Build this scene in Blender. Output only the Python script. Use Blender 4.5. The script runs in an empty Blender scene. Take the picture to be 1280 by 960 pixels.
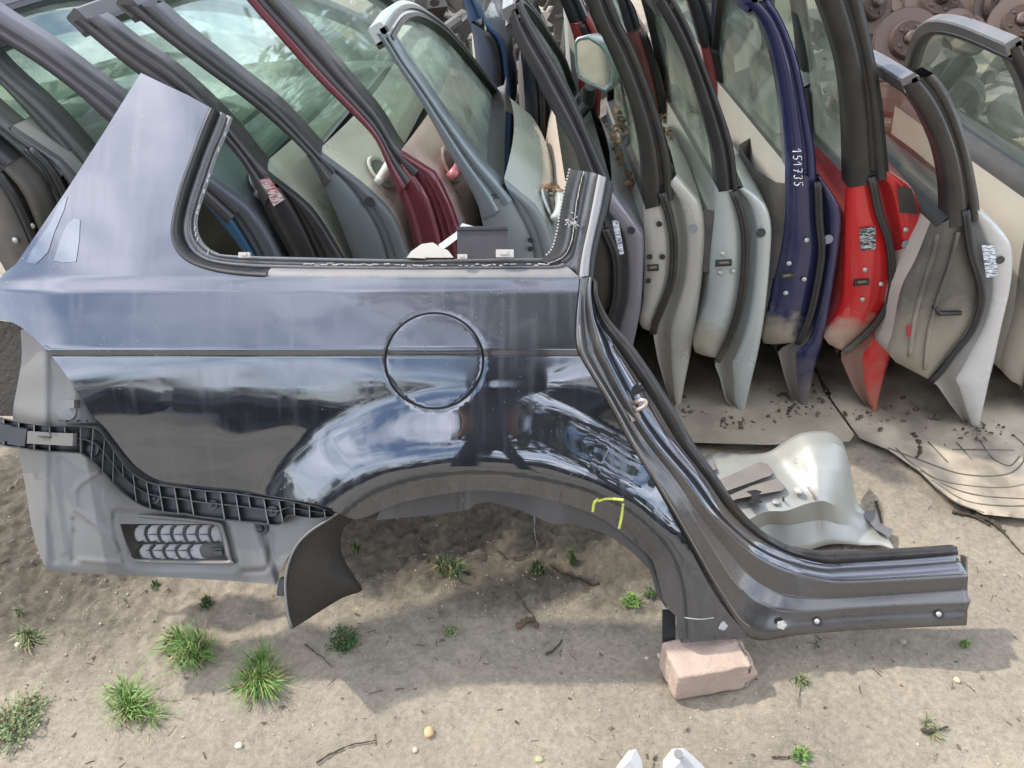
import bpy, bmesh, math, random
from mathutils import Vector, Matrix, noise
from mathutils.geometry import delaunay_2d_cdt
random.seed(7)
R = math.radians
scene = bpy.context.scene
# ------------------------------------------------------------------ camera, sky, sun, exposure
F = 985.0; PITCH = R(35); HC = 1.34
CAM = Vector((0, 0, HC))
FWD = Vector((0, math.cos(PITCH), -math.sin(PITCH))); UP = Vector((0, math.sin(PITCH), math.cos(PITCH))); RT = Vector((1, 0, 0))
cd = bpy.data.cameras.new('camera'); co = bpy.data.objects.new('camera', cd); scene.collection.objects.link(co)
cd.sensor_width = 36; cd.lens = 36 * F / 1280; cd.clip_start = 0.02; cd.clip_end = 2000
co.location = CAM; co.rotation_euler = (math.pi / 2 - PITCH, 0, 0); scene.camera = co

SUNV = Vector((-0.75, 0.27, 1.0)).normalized()
w = bpy.data.worlds.new('World'); scene.world = w; w.use_nodes = True
wn = w.node_tree; wn.nodes.clear()
def N(t, ty, **k):
    n = t.nodes.new(ty)
    for a, v in k.items(): setattr(n, a, v)
    return n
o_ = N(wn, 'ShaderNodeOutputWorld'); bg = N(wn, 'ShaderNodeBackground'); sky = N(wn, 'ShaderNodeTexSky')
sky.sky_type = 'NISHITA'; sky.sun_disc = False
sky.sun_elevation = math.asin(SUNV.z); sky.sun_rotation = math.atan2(SUNV.x, SUNV.y)
tc = N(wn, 'ShaderNodeTexCoord'); mp = N(wn, 'ShaderNodeMapping'); mp.inputs['Scale'].default_value = (1.3, 1.3, 3.6)
nz = N(wn, 'ShaderNodeTexNoise'); nz.inputs['Scale'].default_value = 2.1; nz.inputs['Detail'].default_value = 9; nz.inputs['Roughness'].default_value = .58
rp = N(wn, 'ShaderNodeValToRGB'); rp.color_ramp.elements[0].position = .40; rp.color_ramp.elements[1].position = .68
mx = N(wn, 'ShaderNodeMix', data_type='RGBA'); mx.inputs[7].default_value = (13.5, 13.6, 14.2, 1)
wn.links.new(tc.outputs['Generated'], mp.inputs['Vector']); wn.links.new(mp.outputs[0], nz.inputs['Vector'])
wn.links.new(nz.outputs['Fac'], rp.inputs[0]); wn.links.new(rp.outputs[0], mx.inputs[0]); wn.links.new(sky.outputs[0], mx.inputs[6])
wn.links.new(mx.outputs[2], bg.inputs['Color']); wn.links.new(bg.outputs[0], o_.inputs[0]); bg.inputs['Strength'].default_value = 0.15
sd = bpy.data.lights.new('sun', 'SUN'); sd.energy = 2.1; sd.angle = R(1.6); sd.color = (1, .94, .85)
so = bpy.data.objects.new('sun', sd); scene.collection.objects.link(so)
so.rotation_euler = SUNV.to_track_quat('Z', 'Y').to_euler(); so.location = SUNV * 20
vs = scene.view_settings; vs.view_transform = 'Standard'; vs.look = 'None'; vs.exposure = 1.1; vs.gamma = 1; vs.use_curve_mapping = False

# ------------------------------------------------------------------ helpers
def at(px, py, d):
    return CAM + (FWD + RT * ((px - 640) / F) - UP * ((py - 480) / F)) * d
def ray(px, py): return FWD + RT * ((px - 640) / F) - UP * ((py - 480) / F)
def onY(px, py, Y):
    r = ray(px, py); return CAM + r * (Y / r.y)
def onZ(px, py, z=0):
    r = ray(px, py); return CAM + r * ((z - HC) / r.z)
def cr(pts, n):                     # Catmull-Rom through pts (tuples or Vectors), n samples uniform in arc length
    P = [Vector(p) for p in pts]
    if len(P) == 2: return [P[0].lerp(P[1], i / (n - 1)) for i in range(n)]
    out = []
    for i in range(len(P) - 1):
        p0 = P[i - 1] if i else P[0] * 2 - P[1]; p1 = P[i]; p2 = P[i + 1]; p3 = P[i + 2] if i + 2 < len(P) else P[-1] * 2 - P[-2]
        for k in range(12):
            t = k / 12
            out.append(.5 * ((2 * p1) + (p2 - p0) * t + (2 * p0 - 5 * p1 + 4 * p2 - p3) * t * t + (3 * p1 - p0 - 3 * p2 + p3) * t ** 3))
    out.append(P[-1])
    return rs(out, n)
def rs(P, n):
    P = [Vector(p) for p in P]
    L = [0]
    for a, b in zip(P, P[1:]): L.append(L[-1] + (b - a).length)
    res = []; j = 0
    for i in range(n):
        s = L[-1] * i / (n - 1)
        while j < len(L) - 2 and L[j + 1] < s: j += 1
        t = (s - L[j]) / max(1e-9, L[j + 1] - L[j]); res.append(P[j].lerp(P[j + 1], t))
    return res
def link(o): scene.collection.objects.link(o)
def tag(o, label=None, cat=None, group=None, kind=None):
    if label: o['label'] = label
    if cat: o['category'] = cat
    if group: o['group'] = group
    if kind: o['kind'] = kind
    return o
def empty(name, loc, label, cat, group=None):
    o = bpy.data.objects.new(name, None); link(o); o.location = loc; o.empty_display_size = .05
    return tag(o, label, cat, group)
def mk(name, verts, faces, mat, parent=None, smooth=True, origin=None, normals=None):
    """one mesh object; verts in world space, stored relative to parent's location or origin"""
    off = Vector((0, 0, 0))
    if parent is not None:
        p = parent
        while p is not None: off = off + p.location; p = p.parent
    elif origin is not None: off = Vector(origin)
    me = bpy.data.meshes.new(name)
    me.from_pydata([tuple(Vector(v) - off) for v in verts], [], faces)
    if smooth: me.polygons.foreach_set('use_smooth', [True] * len(faces))
    ms = mat if isinstance(mat, list) else [mat]
    for m in ms: me.materials.append(m)
    me.update()
    if normals is not None: me.normals_split_custom_set_from_vertices(normals)
    o = bpy.data.objects.new(name, me); link(o)
    if parent is not None: o.parent = parent
    elif origin is not None: o.location = origin
    return o
class MB:
    def __init__(s): s.v = []; s.f = []
    def add(s, v, f):
        b = len(s.v); s.v += [Vector(x) for x in v]; s.f += [tuple(i + b for i in q) for q in f]; return s
    def build(s, name, mat, parent=None, smooth=False, origin=None): return mk(name, s.v, s.f, mat, parent, smooth, origin)
    def box(s, c, sx, sy, sz, M=None):
        M = M or Matrix.Identity(3); c = Vector(c)
        v = [c + M @ Vector((a * sx / 2, b * sy / 2, d * sz / 2)) for a in (-1, 1) for b in (-1, 1) for d in (-1, 1)]
        return s.add(v, [(0, 1, 3, 2), (4, 6, 7, 5), (0, 4, 5, 1), (2, 3, 7, 6), (0, 2, 6, 4), (1, 5, 7, 3)])
    def tube(s, path, r, n=8, cap=True):
        path = [Vector(p) for p in path]; rr = r if isinstance(r, (list, tuple)) else [r] * len(path)
        v = []; pn = None
        for i, p in enumerate(path):
            T = (path[min(i + 1, len(path) - 1)] - path[max(i - 1, 0)]).normalized()
            if pn is None: pn = T.orthogonal().normalized()
            pn = (pn - T * pn.dot(T)).normalized(); B = T.cross(pn)
            v += [p + (pn * math.cos(2 * math.pi * k / n) + B * math.sin(2 * math.pi * k / n)) * rr[i] for k in range(n)]
        f = [(i * n + k, i * n + (k + 1) % n, (i + 1) * n + (k + 1) % n, (i + 1) * n + k) for i in range(len(path) - 1) for k in range(n)]
        if cap: f += [tuple(range(n - 1, -1, -1)), tuple(range((len(path) - 1) * n, len(path) * n))]
        return s.add(v, f)
    def sweep(s, path, wd, th, hint):       # rectangle swept: th along hint (pane normal), wd across in the plane
        path = [Vector(p) for p in path]; v = []
        for i, p in enumerate(path):
            T = (path[min(i + 1, len(path) - 1)] - path[max(i - 1, 0)]).normalized()
            n_ = (hint - T * hint.dot(T)).normalized(); B = T.cross(n_)
            b = .22
            for (a, c) in ((-1, -1 + b), (-1, 1 - b), (-1 + b, 1), (1 - b, 1), (1, 1 - b), (1, -1 + b), (1 - b, -1), (-1 + b, -1)):
                v.append(p + B * (a * wd / 2) + n_ * (c * th / 2))
        m = 8
        f = [(i * m + k, i * m + (k + 1) % m, (i + 1) * m + (k + 1) % m, (i + 1) * m + k) for i in range(len(path) - 1) for k in range(m)]
        f += [tuple(range(m - 1, -1, -1)), tuple(range((len(path) - 1) * m, len(path) * m))]
        return s.add(v, f)
    def disc(s, c, r, axis, h=.003, n=14, dome=0):
        axis = Vector(axis).normalized(); u = axis.orthogonal().normalized(); w_ = axis.cross(u); c = Vector(c)
        v = []
        for (rr, hh) in ((r, 0), (r, h), (r * .8, h + dome * .6), (r * .35, h + dome)):
            v += [c + (u * math.cos(2 * math.pi * k / n) + w_ * math.sin(2 * math.pi * k / n)) * rr + axis * hh for k in range(n)]
        f = [(i * n + k, i * n + (k + 1) % n, (i + 1) * n + (k + 1) % n, (i + 1) * n + k) for i in range(3) for k in range(n)]
        f += [tuple(range(3 * n, 4 * n))]
        return s.add(v, f)
def lathe(prof, n=32):                     # prof: (r, z) -> verts/faces about z
    v = [Vector((r * math.cos(2 * math.pi * k / n), r * math.sin(2 * math.pi * k / n), z)) for r, z in prof for k in range(n)]
    f = [(i * n + k, i * n + (k + 1) % n, (i + 1) * n + (k + 1) % n, (i + 1) * n + k) for i in range(len(prof) - 1) for k in range(n)]
    return v, f
def loft(rails, closed=False):
    n = len(rails[0]); v = [p for r in rails for p in r]; m = len(rails)
    f = []
    for i in range(m if closed else m - 1):
        j = (i + 1) % m
        for k in range(n - 1): f.append((i * n + k, i * n + k + 1, j * n + k + 1, j * n + k))
    return v, f
def inpoly(x, y, P):
    c = False; n = len(P); j = n - 1
    for i in range(n):
        xi, yi = P[i]; xj, yj = P[j]
        if (yi > y) != (yj > y) and x < (xj - xi) * (y - yi) / (yj - yi) + xi: c = not c
        j = i
    return c
def dpl(x, y, P):                          # distance to an open polyline
    best = 1e9
    for (ax, ay), (bx, by) in zip(P, P[1:]):
        dx = bx - ax; dy = by - ay; t = ((x - ax) * dx + (y - ay) * dy) / (dx * dx + dy * dy + 1e-9); t = min(1, max(0, t))
        d = (x - ax - t * dx) ** 2 + (y - ay - t * dy) ** 2
        if d < best: best = d
    return math.sqrt(best)
def sheet(name, outline, holes, pos, mat, parent, sp=6, th=.0025, back=None, analytic=True):
    """a curved thin sheet: outline in sheet coordinates, pos(x, y, extra depth) gives the point in space"""
    def dens(P):
        out = []
        for a, b in zip(P, P[1:] + P[:1]):
            L = math.hypot(b[0] - a[0], b[1] - a[1]); k = max(1, round(L / sp))
            out += [(a[0] + (b[0] - a[0]) * i / k, a[1] + (b[1] - a[1]) * i / k) for i in range(k)]
        return out
    loops = [dens(outline)] + [dens(h) for h in holes]
    pts = []; edges = []
    for L in loops:
        b = len(pts); pts += L; edges += [(b + i, b + (i + 1) % len(L)) for i in range(len(L))]
    xs = [p[0] for p in outline]; ys = [p[1] for p in outline]
    bl = [L + [L[0]] for L in loops]
    y = min(ys); r = 0
    cells = {}
    for p in pts: cells.setdefault((int(p[0] // sp), int(p[1] // sp)), []).append(p)
    while y < max(ys):
        x = min(xs) + (sp / 2 if r % 2 else 0)
        while x < max(xs):
            if inpoly(x, y, loops[0]) and not any(inpoly(x, y, h) for h in loops[1:]):
                cx, cy = int(x // sp), int(y // sp)
                if all((x - q[0]) ** 2 + (y - q[1]) ** 2 > (.55 * sp) ** 2 for i in (-1, 0, 1) for j in (-1, 0, 1) for q in cells.get((cx + i, cy + j), ())):
                    pts.append((x, y))
            x += sp
        y += sp * .87; r += 1
    res = delaunay_2d_cdt([Vector(p) for p in pts], edges, [], 0, 1e-4)
    V2 = res[0]; fs = []
    for f in res[2]:
        cx = sum(V2[i].x for i in f) / 3; cy = sum(V2[i].y for i in f) / 3
        if inpoly(cx, cy, loops[0]) and not any(inpoly(cx, cy, h) for h in loops[1:]): fs.append(tuple(f))
    front = [pos(p.x, p.y, 0) for p in V2]
    n = len(front)
    if sum((front[q[1]] - front[q[0]]).cross(front[q[2]] - front[q[0]]).dot(CAM - front[q[0]]) for q in fs) < 0: fs = [f[::-1] for f in fs]
    cnt = {}
    for f in fs:
        for a, b in zip(f, f[1:] + f[:1]): cnt[(a, b)] = 1
    bd = [(a, b) for (a, b) in cnt if (b, a) not in cnt]
    backv = [pos(p.x, p.y, th) for p in V2]
    faces = fs + [tuple(i + n for i in f[::-1]) for f in fs] + [(b, a, a + n, b + n) for a, b in bd]
    # duplicate rim vertices so the front keeps its own normals
    rim = {}; vv = front + backv
    rf = []
    for a, b in bd:
        q = []
        for i in (b, a, a + n, b + n):
            if i not in rim: rim[i] = len(vv); vv.append(vv[i])
            q.append(rim[i])
        rf.append(tuple(q))
    faces = fs + [tuple(i + n for i in f[::-1]) for f in fs] + rf
    normals = None
    if analytic:
        nn = []
        for p in V2:
            e = 1.0
            a = pos(p.x + e, p.y, 0) - pos(p.x - e, p.y, 0); b = pos(p.x, p.y + e, 0) - pos(p.x, p.y - e, 0)
            q = a.cross(b).normalized()
            if q.dot(CAM - pos(p.x, p.y, 0)) < 0: q = -q
            nn.append(q)
        normals = nn + [-q for q in nn] + [Vector((0, 0, 1))] * (len(vv) - 2 * n)
        inv = {v: k for k, v in rim.items()}
        for i in range(2 * n, len(vv)):
            q = nn[inv[i] % n]; c = (vv[i] - sum(front, Vector()) / n); normals[i] = (c - q * c.dot(q)).normalized()
    return mk(name, vv, faces, mat, parent, True, None, normals)

# ------------------------------------------------------------------ materials
def ss(a, b, x):
    t = min(1, max(0, (x - a) / (b - a))); return t * t * (3 - 2 * t)
MC = {}
def mat(name, col, rough=.5, metal=0., coat=0., dust=0., dcol=(.30, .26, .20), ds=14., bump=0., bs=200., var=0., vs_=6., low=0., lowz=(.34, .10), lcol=(.33, .28, .20), hi=None, speck=0.):
    if name in MC: return MC[name]
    m = bpy.data.materials.new(name); m.use_nodes = True; t = m.node_tree; b = t.nodes['Principled BSDF']
    b.inputs['Roughness'].default_value = rough; b.inputs['Metallic'].default_value = metal
    b.inputs['Coat Weight'].default_value = coat; b.inputs['Coat Roughness'].default_value = .04
    tc = N(t, 'ShaderNodeTexCoord'); cur = None
    rgb = N(t, 'ShaderNodeRGB'); rgb.outputs[0].default_value = (*col, 1); cur = rgb.outputs[0]
    if var:
        n1 = N(t, 'ShaderNodeTexNoise'); n1.inputs['Scale'].default_value = vs_; n1.inputs['Detail'].default_value = 6
        t.links.new(tc.outputs['Object'], n1.inputs['Vector'])
        mr = N(t, 'ShaderNodeMapRange'); mr.inputs[1].default_value = .3; mr.inputs[2].default_value = .7; mr.inputs[3].default_value = 1 - var; mr.inputs[4].default_value = 1 + var
        t.links.new(n1.outputs['Fac'], mr.inputs[0])
        mm = N(t, 'ShaderNodeVectorMath', operation='SCALE'); t.links.new(cur, mm.inputs[0]); t.links.new(mr.outputs[0], mm.inputs[3]); cur = mm.outputs[0]
    if dust:
        n2 = N(t, 'ShaderNodeTexNoise'); n2.inputs['Scale'].default_value = ds; n2.inputs['Detail'].default_value = 10; n2.inputs['Roughness'].default_value = .65
        t.links.new(tc.outputs['Object'], n2.inputs['Vector'])
        m2 = N(t, 'ShaderNodeMapRange'); m2.inputs[1].default_value = .25; m2.inputs[2].default_value = .8; m2.inputs[3].default_value = dust * .25; m2.inputs[4].default_value = min(1, dust * 1.5)
        t.links.new(n2.outputs['Fac'], m2.inputs[0])
        if low or hi:
            sx = N(t, 'ShaderNodeSeparateXYZ'); t.links.new(tc.outputs['Object'], sx.inputs[0])
            n5 = N(t, 'ShaderNodeTexNoise'); n5.inputs['Scale'].default_value = 16; n5.inputs['Detail'].default_value = 8; t.links.new(tc.outputs['Object'], n5.inputs['Vector'])
            ad = N(t, 'ShaderNodeMath', operation='MULTIPLY_ADD'); ad.inputs[1].default_value = .22; t.links.new(n5.outputs['Fac'], ad.inputs[0]); t.links.new(sx.outputs[2], ad.inputs[2])
            m5 = N(t, 'ShaderNodeMapRange'); m5.interpolation_type = 'SMOOTHSTEP'
            a_, b_, c_ = (lowz[0] + .11, lowz[1] + .11, low) if low else (hi[0] + .11, hi[1] + .11, hi[2])
            m5.inputs[1].default_value = min(a_, b_); m5.inputs[2].default_value = max(a_, b_); m5.inputs[3].default_value = c_ if low else 0; m5.inputs[4].default_value = 0 if low else c_
            t.links.new(ad.outputs[0], m5.inputs[0])
            mxx = N(t, 'ShaderNodeMath', operation='MAXIMUM' if low else 'ADD'); t.links.new(m2.outputs[0], mxx.inputs[0]); t.links.new(m5.outputs[0], mxx.inputs[1]); mxx.use_clamp = True; m2 = mxx
            if low: dcol = lcol
        if speck:
            vv_ = N(t, 'ShaderNodeTexVoronoi'); vv_.inputs['Scale'].default_value = 75; vv_.inputs['Randomness'].default_value = 1; t.links.new(tc.outputs['Object'], vv_.inputs['Vector'])
            m6 = N(t, 'ShaderNodeMapRange'); m6.inputs[1].default_value = .05; m6.inputs[2].default_value = .13; m6.inputs[3].default_value = speck; m6.inputs[4].default_value = 0; t.links.new(vv_.outputs['Distance'], m6.inputs[0])
            n6 = N(t, 'ShaderNodeTexNoise'); n6.inputs['Scale'].default_value = 6; t.links.new(tc.outputs['Object'], n6.inputs['Vector'])
            m7 = N(t, 'ShaderNodeMapRange'); m7.inputs[1].default_value = .48; m7.inputs[2].default_value = .6; t.links.new(n6.outputs['Fac'], m7.inputs[0])
            pm_ = N(t, 'ShaderNodeMath', operation='MULTIPLY'); t.links.new(m6.outputs[0], pm_.inputs[0]); t.links.new(m7.outputs[0], pm_.inputs[1])
            # dried run marks: noise stretched down the panel
            mp7 = N(t, 'ShaderNodeMapping'); mp7.inputs['Scale'].default_value = (60, 4, 5); t.links.new(tc.outputs['Object'], mp7.inputs[0])
            n7 = N(t, 'ShaderNodeTexNoise'); n7.inputs['Scale'].default_value = 1; n7.inputs['Detail'].default_value = 6; t.links.new(mp7.outputs[0], n7.inputs['Vector'])
            m8 = N(t, 'ShaderNodeMapRange'); m8.inputs[1].default_value = .5; m8.inputs[2].default_value = .8; m8.inputs[4].default_value = .14; t.links.new(n7.outputs['Fac'], m8.inputs[0])
            a8 = N(t, 'ShaderNodeMath', operation='ADD'); t.links.new(pm_.outputs[0], a8.inputs[0]); t.links.new(m8.outputs[0], a8.inputs[1])
            a9 = N(t, 'ShaderNodeMath', operation='ADD'); a9.use_clamp = True; t.links.new(m2.outputs[0], a9.inputs[0]); t.links.new(a8.outputs[0], a9.inputs[1]); m2 = a9
        x = N(t, 'ShaderNodeMix', data_type='RGBA'); x.inputs[7].default_value = (*dcol, 1)
        t.links.new(m2.outputs[0], x.inputs[0]); t.links.new(cur, x.inputs[6]); cur = x.outputs[2]
        r_ = N(t, 'ShaderNodeMapRange'); r_.inputs[3].default_value = rough; r_.inputs[4].default_value = .9
        t.links.new(m2.outputs[0], r_.inputs[0]); t.links.new(r_.outputs[0], b.inputs['Roughness'])
        if metal:
            r2 = N(t, 'ShaderNodeMapRange'); r2.inputs[3].default_value = metal; r2.inputs[4].default_value = 0
            t.links.new(m2.outputs[0], r2.inputs[0]); t.links.new(r2.outputs[0], b.inputs['Metallic'])
        if coat:
            r3 = N(t, 'ShaderNodeMapRange'); r3.inputs[3].default_value = coat; r3.inputs[4].default_value = 0
            t.links.new(m2.outputs[0], r3.inputs[0]); t.links.new(r3.outputs[0], b.inputs['Coat Weight'])
    t.links.new(cur, b.inputs['Base Color'])
    if bump:
        n3 = N(t, 'ShaderNodeTexNoise'); n3.inputs['Scale'].default_value = bs; n3.inputs['Detail'].default_value = 5
        t.links.new(tc.outputs['Object'], n3.inputs['Vector'])
        bp = N(t, 'ShaderNodeBump'); bp.inputs['Strength'].default_value = bump; bp.inputs['Distance'].default_value = .01
        t.links.new(n3.outputs['Fac'], bp.inputs['Height']); t.links.new(bp.outputs[0], b.inputs['Normal'])
    MC[name] = m; return m
def glass(name, tint=(.62, .78, .70), dust=.12, refl=1.0):
    m = bpy.data.materials.new(name); m.use_nodes = True; t = m.node_tree; t.nodes.clear()
    out = N(t, 'ShaderNodeOutputMaterial'); tr = N(t, 'ShaderNodeBsdfTransparent'); gl = N(t, 'ShaderNodeBsdfGlossy'); df = N(t, 'ShaderNodeBsdfDiffuse')
    tr.inputs[0].default_value = (*tint, 1); gl.inputs[0].default_value = (.86, 1, .9, 1); gl.inputs['Roughness'].default_value = .03; df.inputs[0].default_value = (.56, .64, .54, 1)
    lw = N(t, 'ShaderNodeLayerWeight'); lw.inputs['Blend'].default_value = .5
    pw = N(t, 'ShaderNodeMath', operation='POWER'); pw.inputs[1].default_value = 4.0; t.links.new(lw.outputs['Facing'], pw.inputs[0])
    mr = N(t, 'ShaderNodeMapRange'); mr.inputs[3].default_value = .09 * refl; mr.inputs[4].default_value = .95; t.links.new(pw.outputs[0], mr.inputs[0])
    m1 = N(t, 'ShaderNodeMixShader'); t.links.new(mr.outputs[0], m1.inputs[0]); t.links.new(tr.outputs[0], m1.inputs[1]); t.links.new(gl.outputs[0], m1.inputs[2])
    tc = N(t, 'ShaderNodeTexCoord'); nz = N(t, 'ShaderNodeTexNoise'); nz.inputs['Scale'].default_value = 9; nz.inputs['Detail'].default_value = 8
    t.links.new(tc.outputs['Object'], nz.inputs['Vector'])
    m2r = N(t, 'ShaderNodeMapRange'); m2r.inputs[1].default_value = .3; m2r.inputs[2].default_value = .75; m2r.inputs[3].default_value = dust * .5; m2r.inputs[4].default_value = dust * 1.8
    t.links.new(nz.outputs['Fac'], m2r.inputs[0])
    m2 = N(t, 'ShaderNodeMixShader'); t.links.new(m2r.outputs[0], m2.inputs[0]); t.links.new(m1.outputs[0], m2.inputs[1]); t.links.new(df.outputs[0], m2.inputs[2])
    t.links.new(m2.outputs[0], out.inputs[0]); return m
PAINT = mat('dark_blue_grey_paint', (.122, .132, .155), .012, .9, .6, dust=.04, dcol=(.22, .22, .24), ds=5, hi=(.52, .66, .12), speck=.5)
FLAP = PAINT
SILL = mat('dusty_grey_paint', (.125, .122, .125), .12, .8, .4, dust=.24, dcol=(.13, .12, .11), ds=9, bump=.015, bs=60)
GLOSSB = mat('black_gloss_paint', (.02, .02, .024), .12, .3, .6, dust=.12, ds=12)
RUBBER = mat('black_rubber', (.012, .012, .014), .35, dust=.07, dcol=(.2, .19, .17), ds=20)
RUBBERD = mat('dusty_rubber', (.011, .011, .012), .42, dust=.07, dcol=(.10, .095, .085), ds=16, low=.6)
GREYP = mat('matte_grey_panel', (.15, .15, .15), .30, .5, dust=.34, dcol=(.19, .175, .155), ds=7, var=.15)
BLACKP = mat('black_plastic', (.014, .014, .017), .35, dust=.12, dcol=(.14, .14, .14), ds=18)
LINER = mat('dirty_liner_plastic', (.014, .013, .012), .75, dust=.22, dcol=(.09, .07, .045), ds=9, bump=.35, bs=90)
CHROME = mat('bare_steel', (.6, .58, .55), .28, 1)
SCREW = mat('screw_steel', (.55, .54, .5), .4, .8, dust=.2)
ADH = mat('old_adhesive', (.42, .41, .38), .8, bump=.3, bs=300)
WHITEP = mat('off_white_plastic', (.46, .44, .40), .5, dust=.2, ds=10)
CHALK = mat('yellow_chalk', (.62, .66, .12), .9)
ALU = mat('grey_green_frame', (.24, .26, .27), .3, .4, .2, dust=.2)
G1 = glass('green_tinted_glass', (.82, .92, .84), .22, 2.0); G2 = glass('clear_dusty_glass', (.78, .87, .82), .2, 1.3); G3 = glass('dirty_pale_glass', (.66, .74, .64), .34)
# ------------------------------------------------------------------ ground
def gh(x, y):
    v = Vector((x, y, 0)); d = max(abs(x), abs(y - 1.2))
    if d > 12: return 0
    a = .010 * noise.noise(v * 2.3) + .006 * noise.noise(v * 7 + Vector((3, 1, 0)))
    b = noise.noise(v * 1.1 + Vector((9, 2, 0)))
    m = .35 + .65 * ss(-.1, .35, b + .55 * math.exp(-((x - .05) ** 2 / .2 + (y - 1.35) ** 2 / .05)) + .6 * math.exp(-((x + .95) ** 2 / .06 + (y - 1.35) ** 2 / .1)))
    dk = math.exp(-((x - .02) ** 2 / .3 + (y - 1.32) ** 2 / .06)) + .7 * math.exp(-((x + 1.05) ** 2 / .12 + (y - 1.3) ** 2 / .15))
    c = (.006 + .009 * dk) * m * noise.noise(v * 27) + (.004 + .009 * dk) * m * noise.noise(v * 60) + (.0022 + .007 * dk) * noise.noise(v * 115) + .0012 * noise.noise(v * 170)
    g = max(0, 1 - d / 12)
    return (a + c) * g - .004
def axis(lo, hi, st, far):
    a = []; x = lo
    while x <= hi: a.append(x); x += st
    s = st; l = lo; r = a[-1]; L = []; Rr = []
    while r < far: s *= 1.28; r += s; l -= s; Rr.append(r); L.append(l)
    return L[::-1] + a + Rr
xs = axis(-1.5, 1.7, .0075, 260); ys = axis(.62, 2.5, .0075, 260)
nx = len(xs)
gv = [(x, y, gh(x, y)) for y in ys for x in xs]
gf = [(j * nx + i, j * nx + i + 1, (j + 1) * nx + i + 1, (j + 1) * nx + i) for j in range(len(ys) - 1) for i in range(nx - 1)]
def soil():
    m = bpy.data.materials.new('sandy_soil'); m.use_nodes = True; t = m.node_tree; b = t.nodes['Principled BSDF']; b.inputs['Roughness'].default_value = .95
    b.inputs['Specular IOR Level'].default_value = .15
    tc = N(t, 'ShaderNodeTexCoord')
    def nz(s, d=8, r=.6):
        n = N(t, 'ShaderNodeTexNoise'); n.inputs['Scale'].default_value = s; n.inputs['Detail'].default_value = d; n.inputs['Roughness'].default_value = r
        t.links.new(tc.outputs['Object'], n.inputs['Vector']); return n
    a = nz(2.2); r = N(t, 'ShaderNodeValToRGB'); e = r.color_ramp.elements; e[0].position = .36; e[0].color = (.27, .235, .185, 1); e[1].position = .68; e[1].color = (.385, .332, .252, 1)
    t.links.new(a.outputs['Fac'], r.inputs[0])
    c = nz(85, 12, .82); r2 = N(t, 'ShaderNodeMapRange'); r2.inputs[1].default_value = .3; r2.inputs[2].default_value = .7; r2.inputs[3].default_value = .60; r2.inputs[4].default_value = 1.34
    t.links.new(c.outputs['Fac'], r2.inputs[0]); s = N(t, 'ShaderNodeVectorMath', operation='SCALE'); t.links.new(r.outputs[0], s.inputs[0]); t.links.new(r2.outputs[0], s.inputs[3])
    v = N(t, 'ShaderNodeTexVoronoi'); v.inputs['Scale'].default_value = 230; t.links.new(tc.outputs['Object'], v.inputs['Vector'])
    r3 = N(t, 'ShaderNodeValToRGB'); e = r3.color_ramp.elements; e[0].position = .10; e[0].color = (1, 1, 1, 1); e[1].position = .2; e[1].color = (0, 0, 0, 1)
    t.links.new(v.outputs['Distance'], r3.inputs[0])
    sel = nz(40, 2); r4 = N(t, 'ShaderNodeValToRGB'); r4.color_ramp.elements[0].position = .58; r4.color_ramp.elements[1].position = .62; t.links.new(sel.outputs['Fac'], r4.inputs[0])
    mu = N(t, 'ShaderNodeMath', operation='MULTIPLY'); t.links.new(r3.outputs[0], mu.inputs[0]); t.links.new(r4.outputs[0], mu.inputs[1])
    mx = N(t, 'ShaderNodeMix', data_type='RGBA'); mx.inputs[7].default_value = (.45, .40, .32, 1); t.links.new(mu.outputs[0], mx.inputs[0]); t.links.new(s.outputs[0], mx.inputs[6])
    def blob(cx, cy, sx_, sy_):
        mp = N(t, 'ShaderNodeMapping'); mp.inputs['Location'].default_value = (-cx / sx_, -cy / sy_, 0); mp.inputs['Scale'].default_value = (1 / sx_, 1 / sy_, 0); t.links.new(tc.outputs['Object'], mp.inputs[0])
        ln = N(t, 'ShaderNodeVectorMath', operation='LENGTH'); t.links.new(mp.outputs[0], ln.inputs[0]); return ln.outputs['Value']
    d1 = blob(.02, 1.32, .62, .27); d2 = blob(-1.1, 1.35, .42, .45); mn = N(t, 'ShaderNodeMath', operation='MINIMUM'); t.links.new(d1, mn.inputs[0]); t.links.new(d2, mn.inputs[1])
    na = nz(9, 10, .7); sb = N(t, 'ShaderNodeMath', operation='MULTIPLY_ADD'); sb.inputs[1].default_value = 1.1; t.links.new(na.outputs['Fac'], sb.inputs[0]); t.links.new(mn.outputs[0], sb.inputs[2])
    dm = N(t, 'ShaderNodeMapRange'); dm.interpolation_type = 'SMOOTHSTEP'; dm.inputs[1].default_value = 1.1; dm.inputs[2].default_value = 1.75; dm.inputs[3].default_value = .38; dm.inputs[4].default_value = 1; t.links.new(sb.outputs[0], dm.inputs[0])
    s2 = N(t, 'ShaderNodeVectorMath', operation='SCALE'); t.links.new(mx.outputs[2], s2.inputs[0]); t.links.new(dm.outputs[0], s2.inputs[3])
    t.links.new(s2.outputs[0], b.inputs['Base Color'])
    bp = N(t, 'ShaderNodeBump'); bp.inputs['Strength'].default_value = .8; bp.inputs['Distance'].default_value = .007; t.links.new(c.outputs['Fac'], bp.inputs['Height']); t.links.new(bp.outputs[0], b.inputs['Normal'])
    return m
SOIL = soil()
tag(mk('ground', gv, gf, SOIL), kind='structure')

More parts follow.
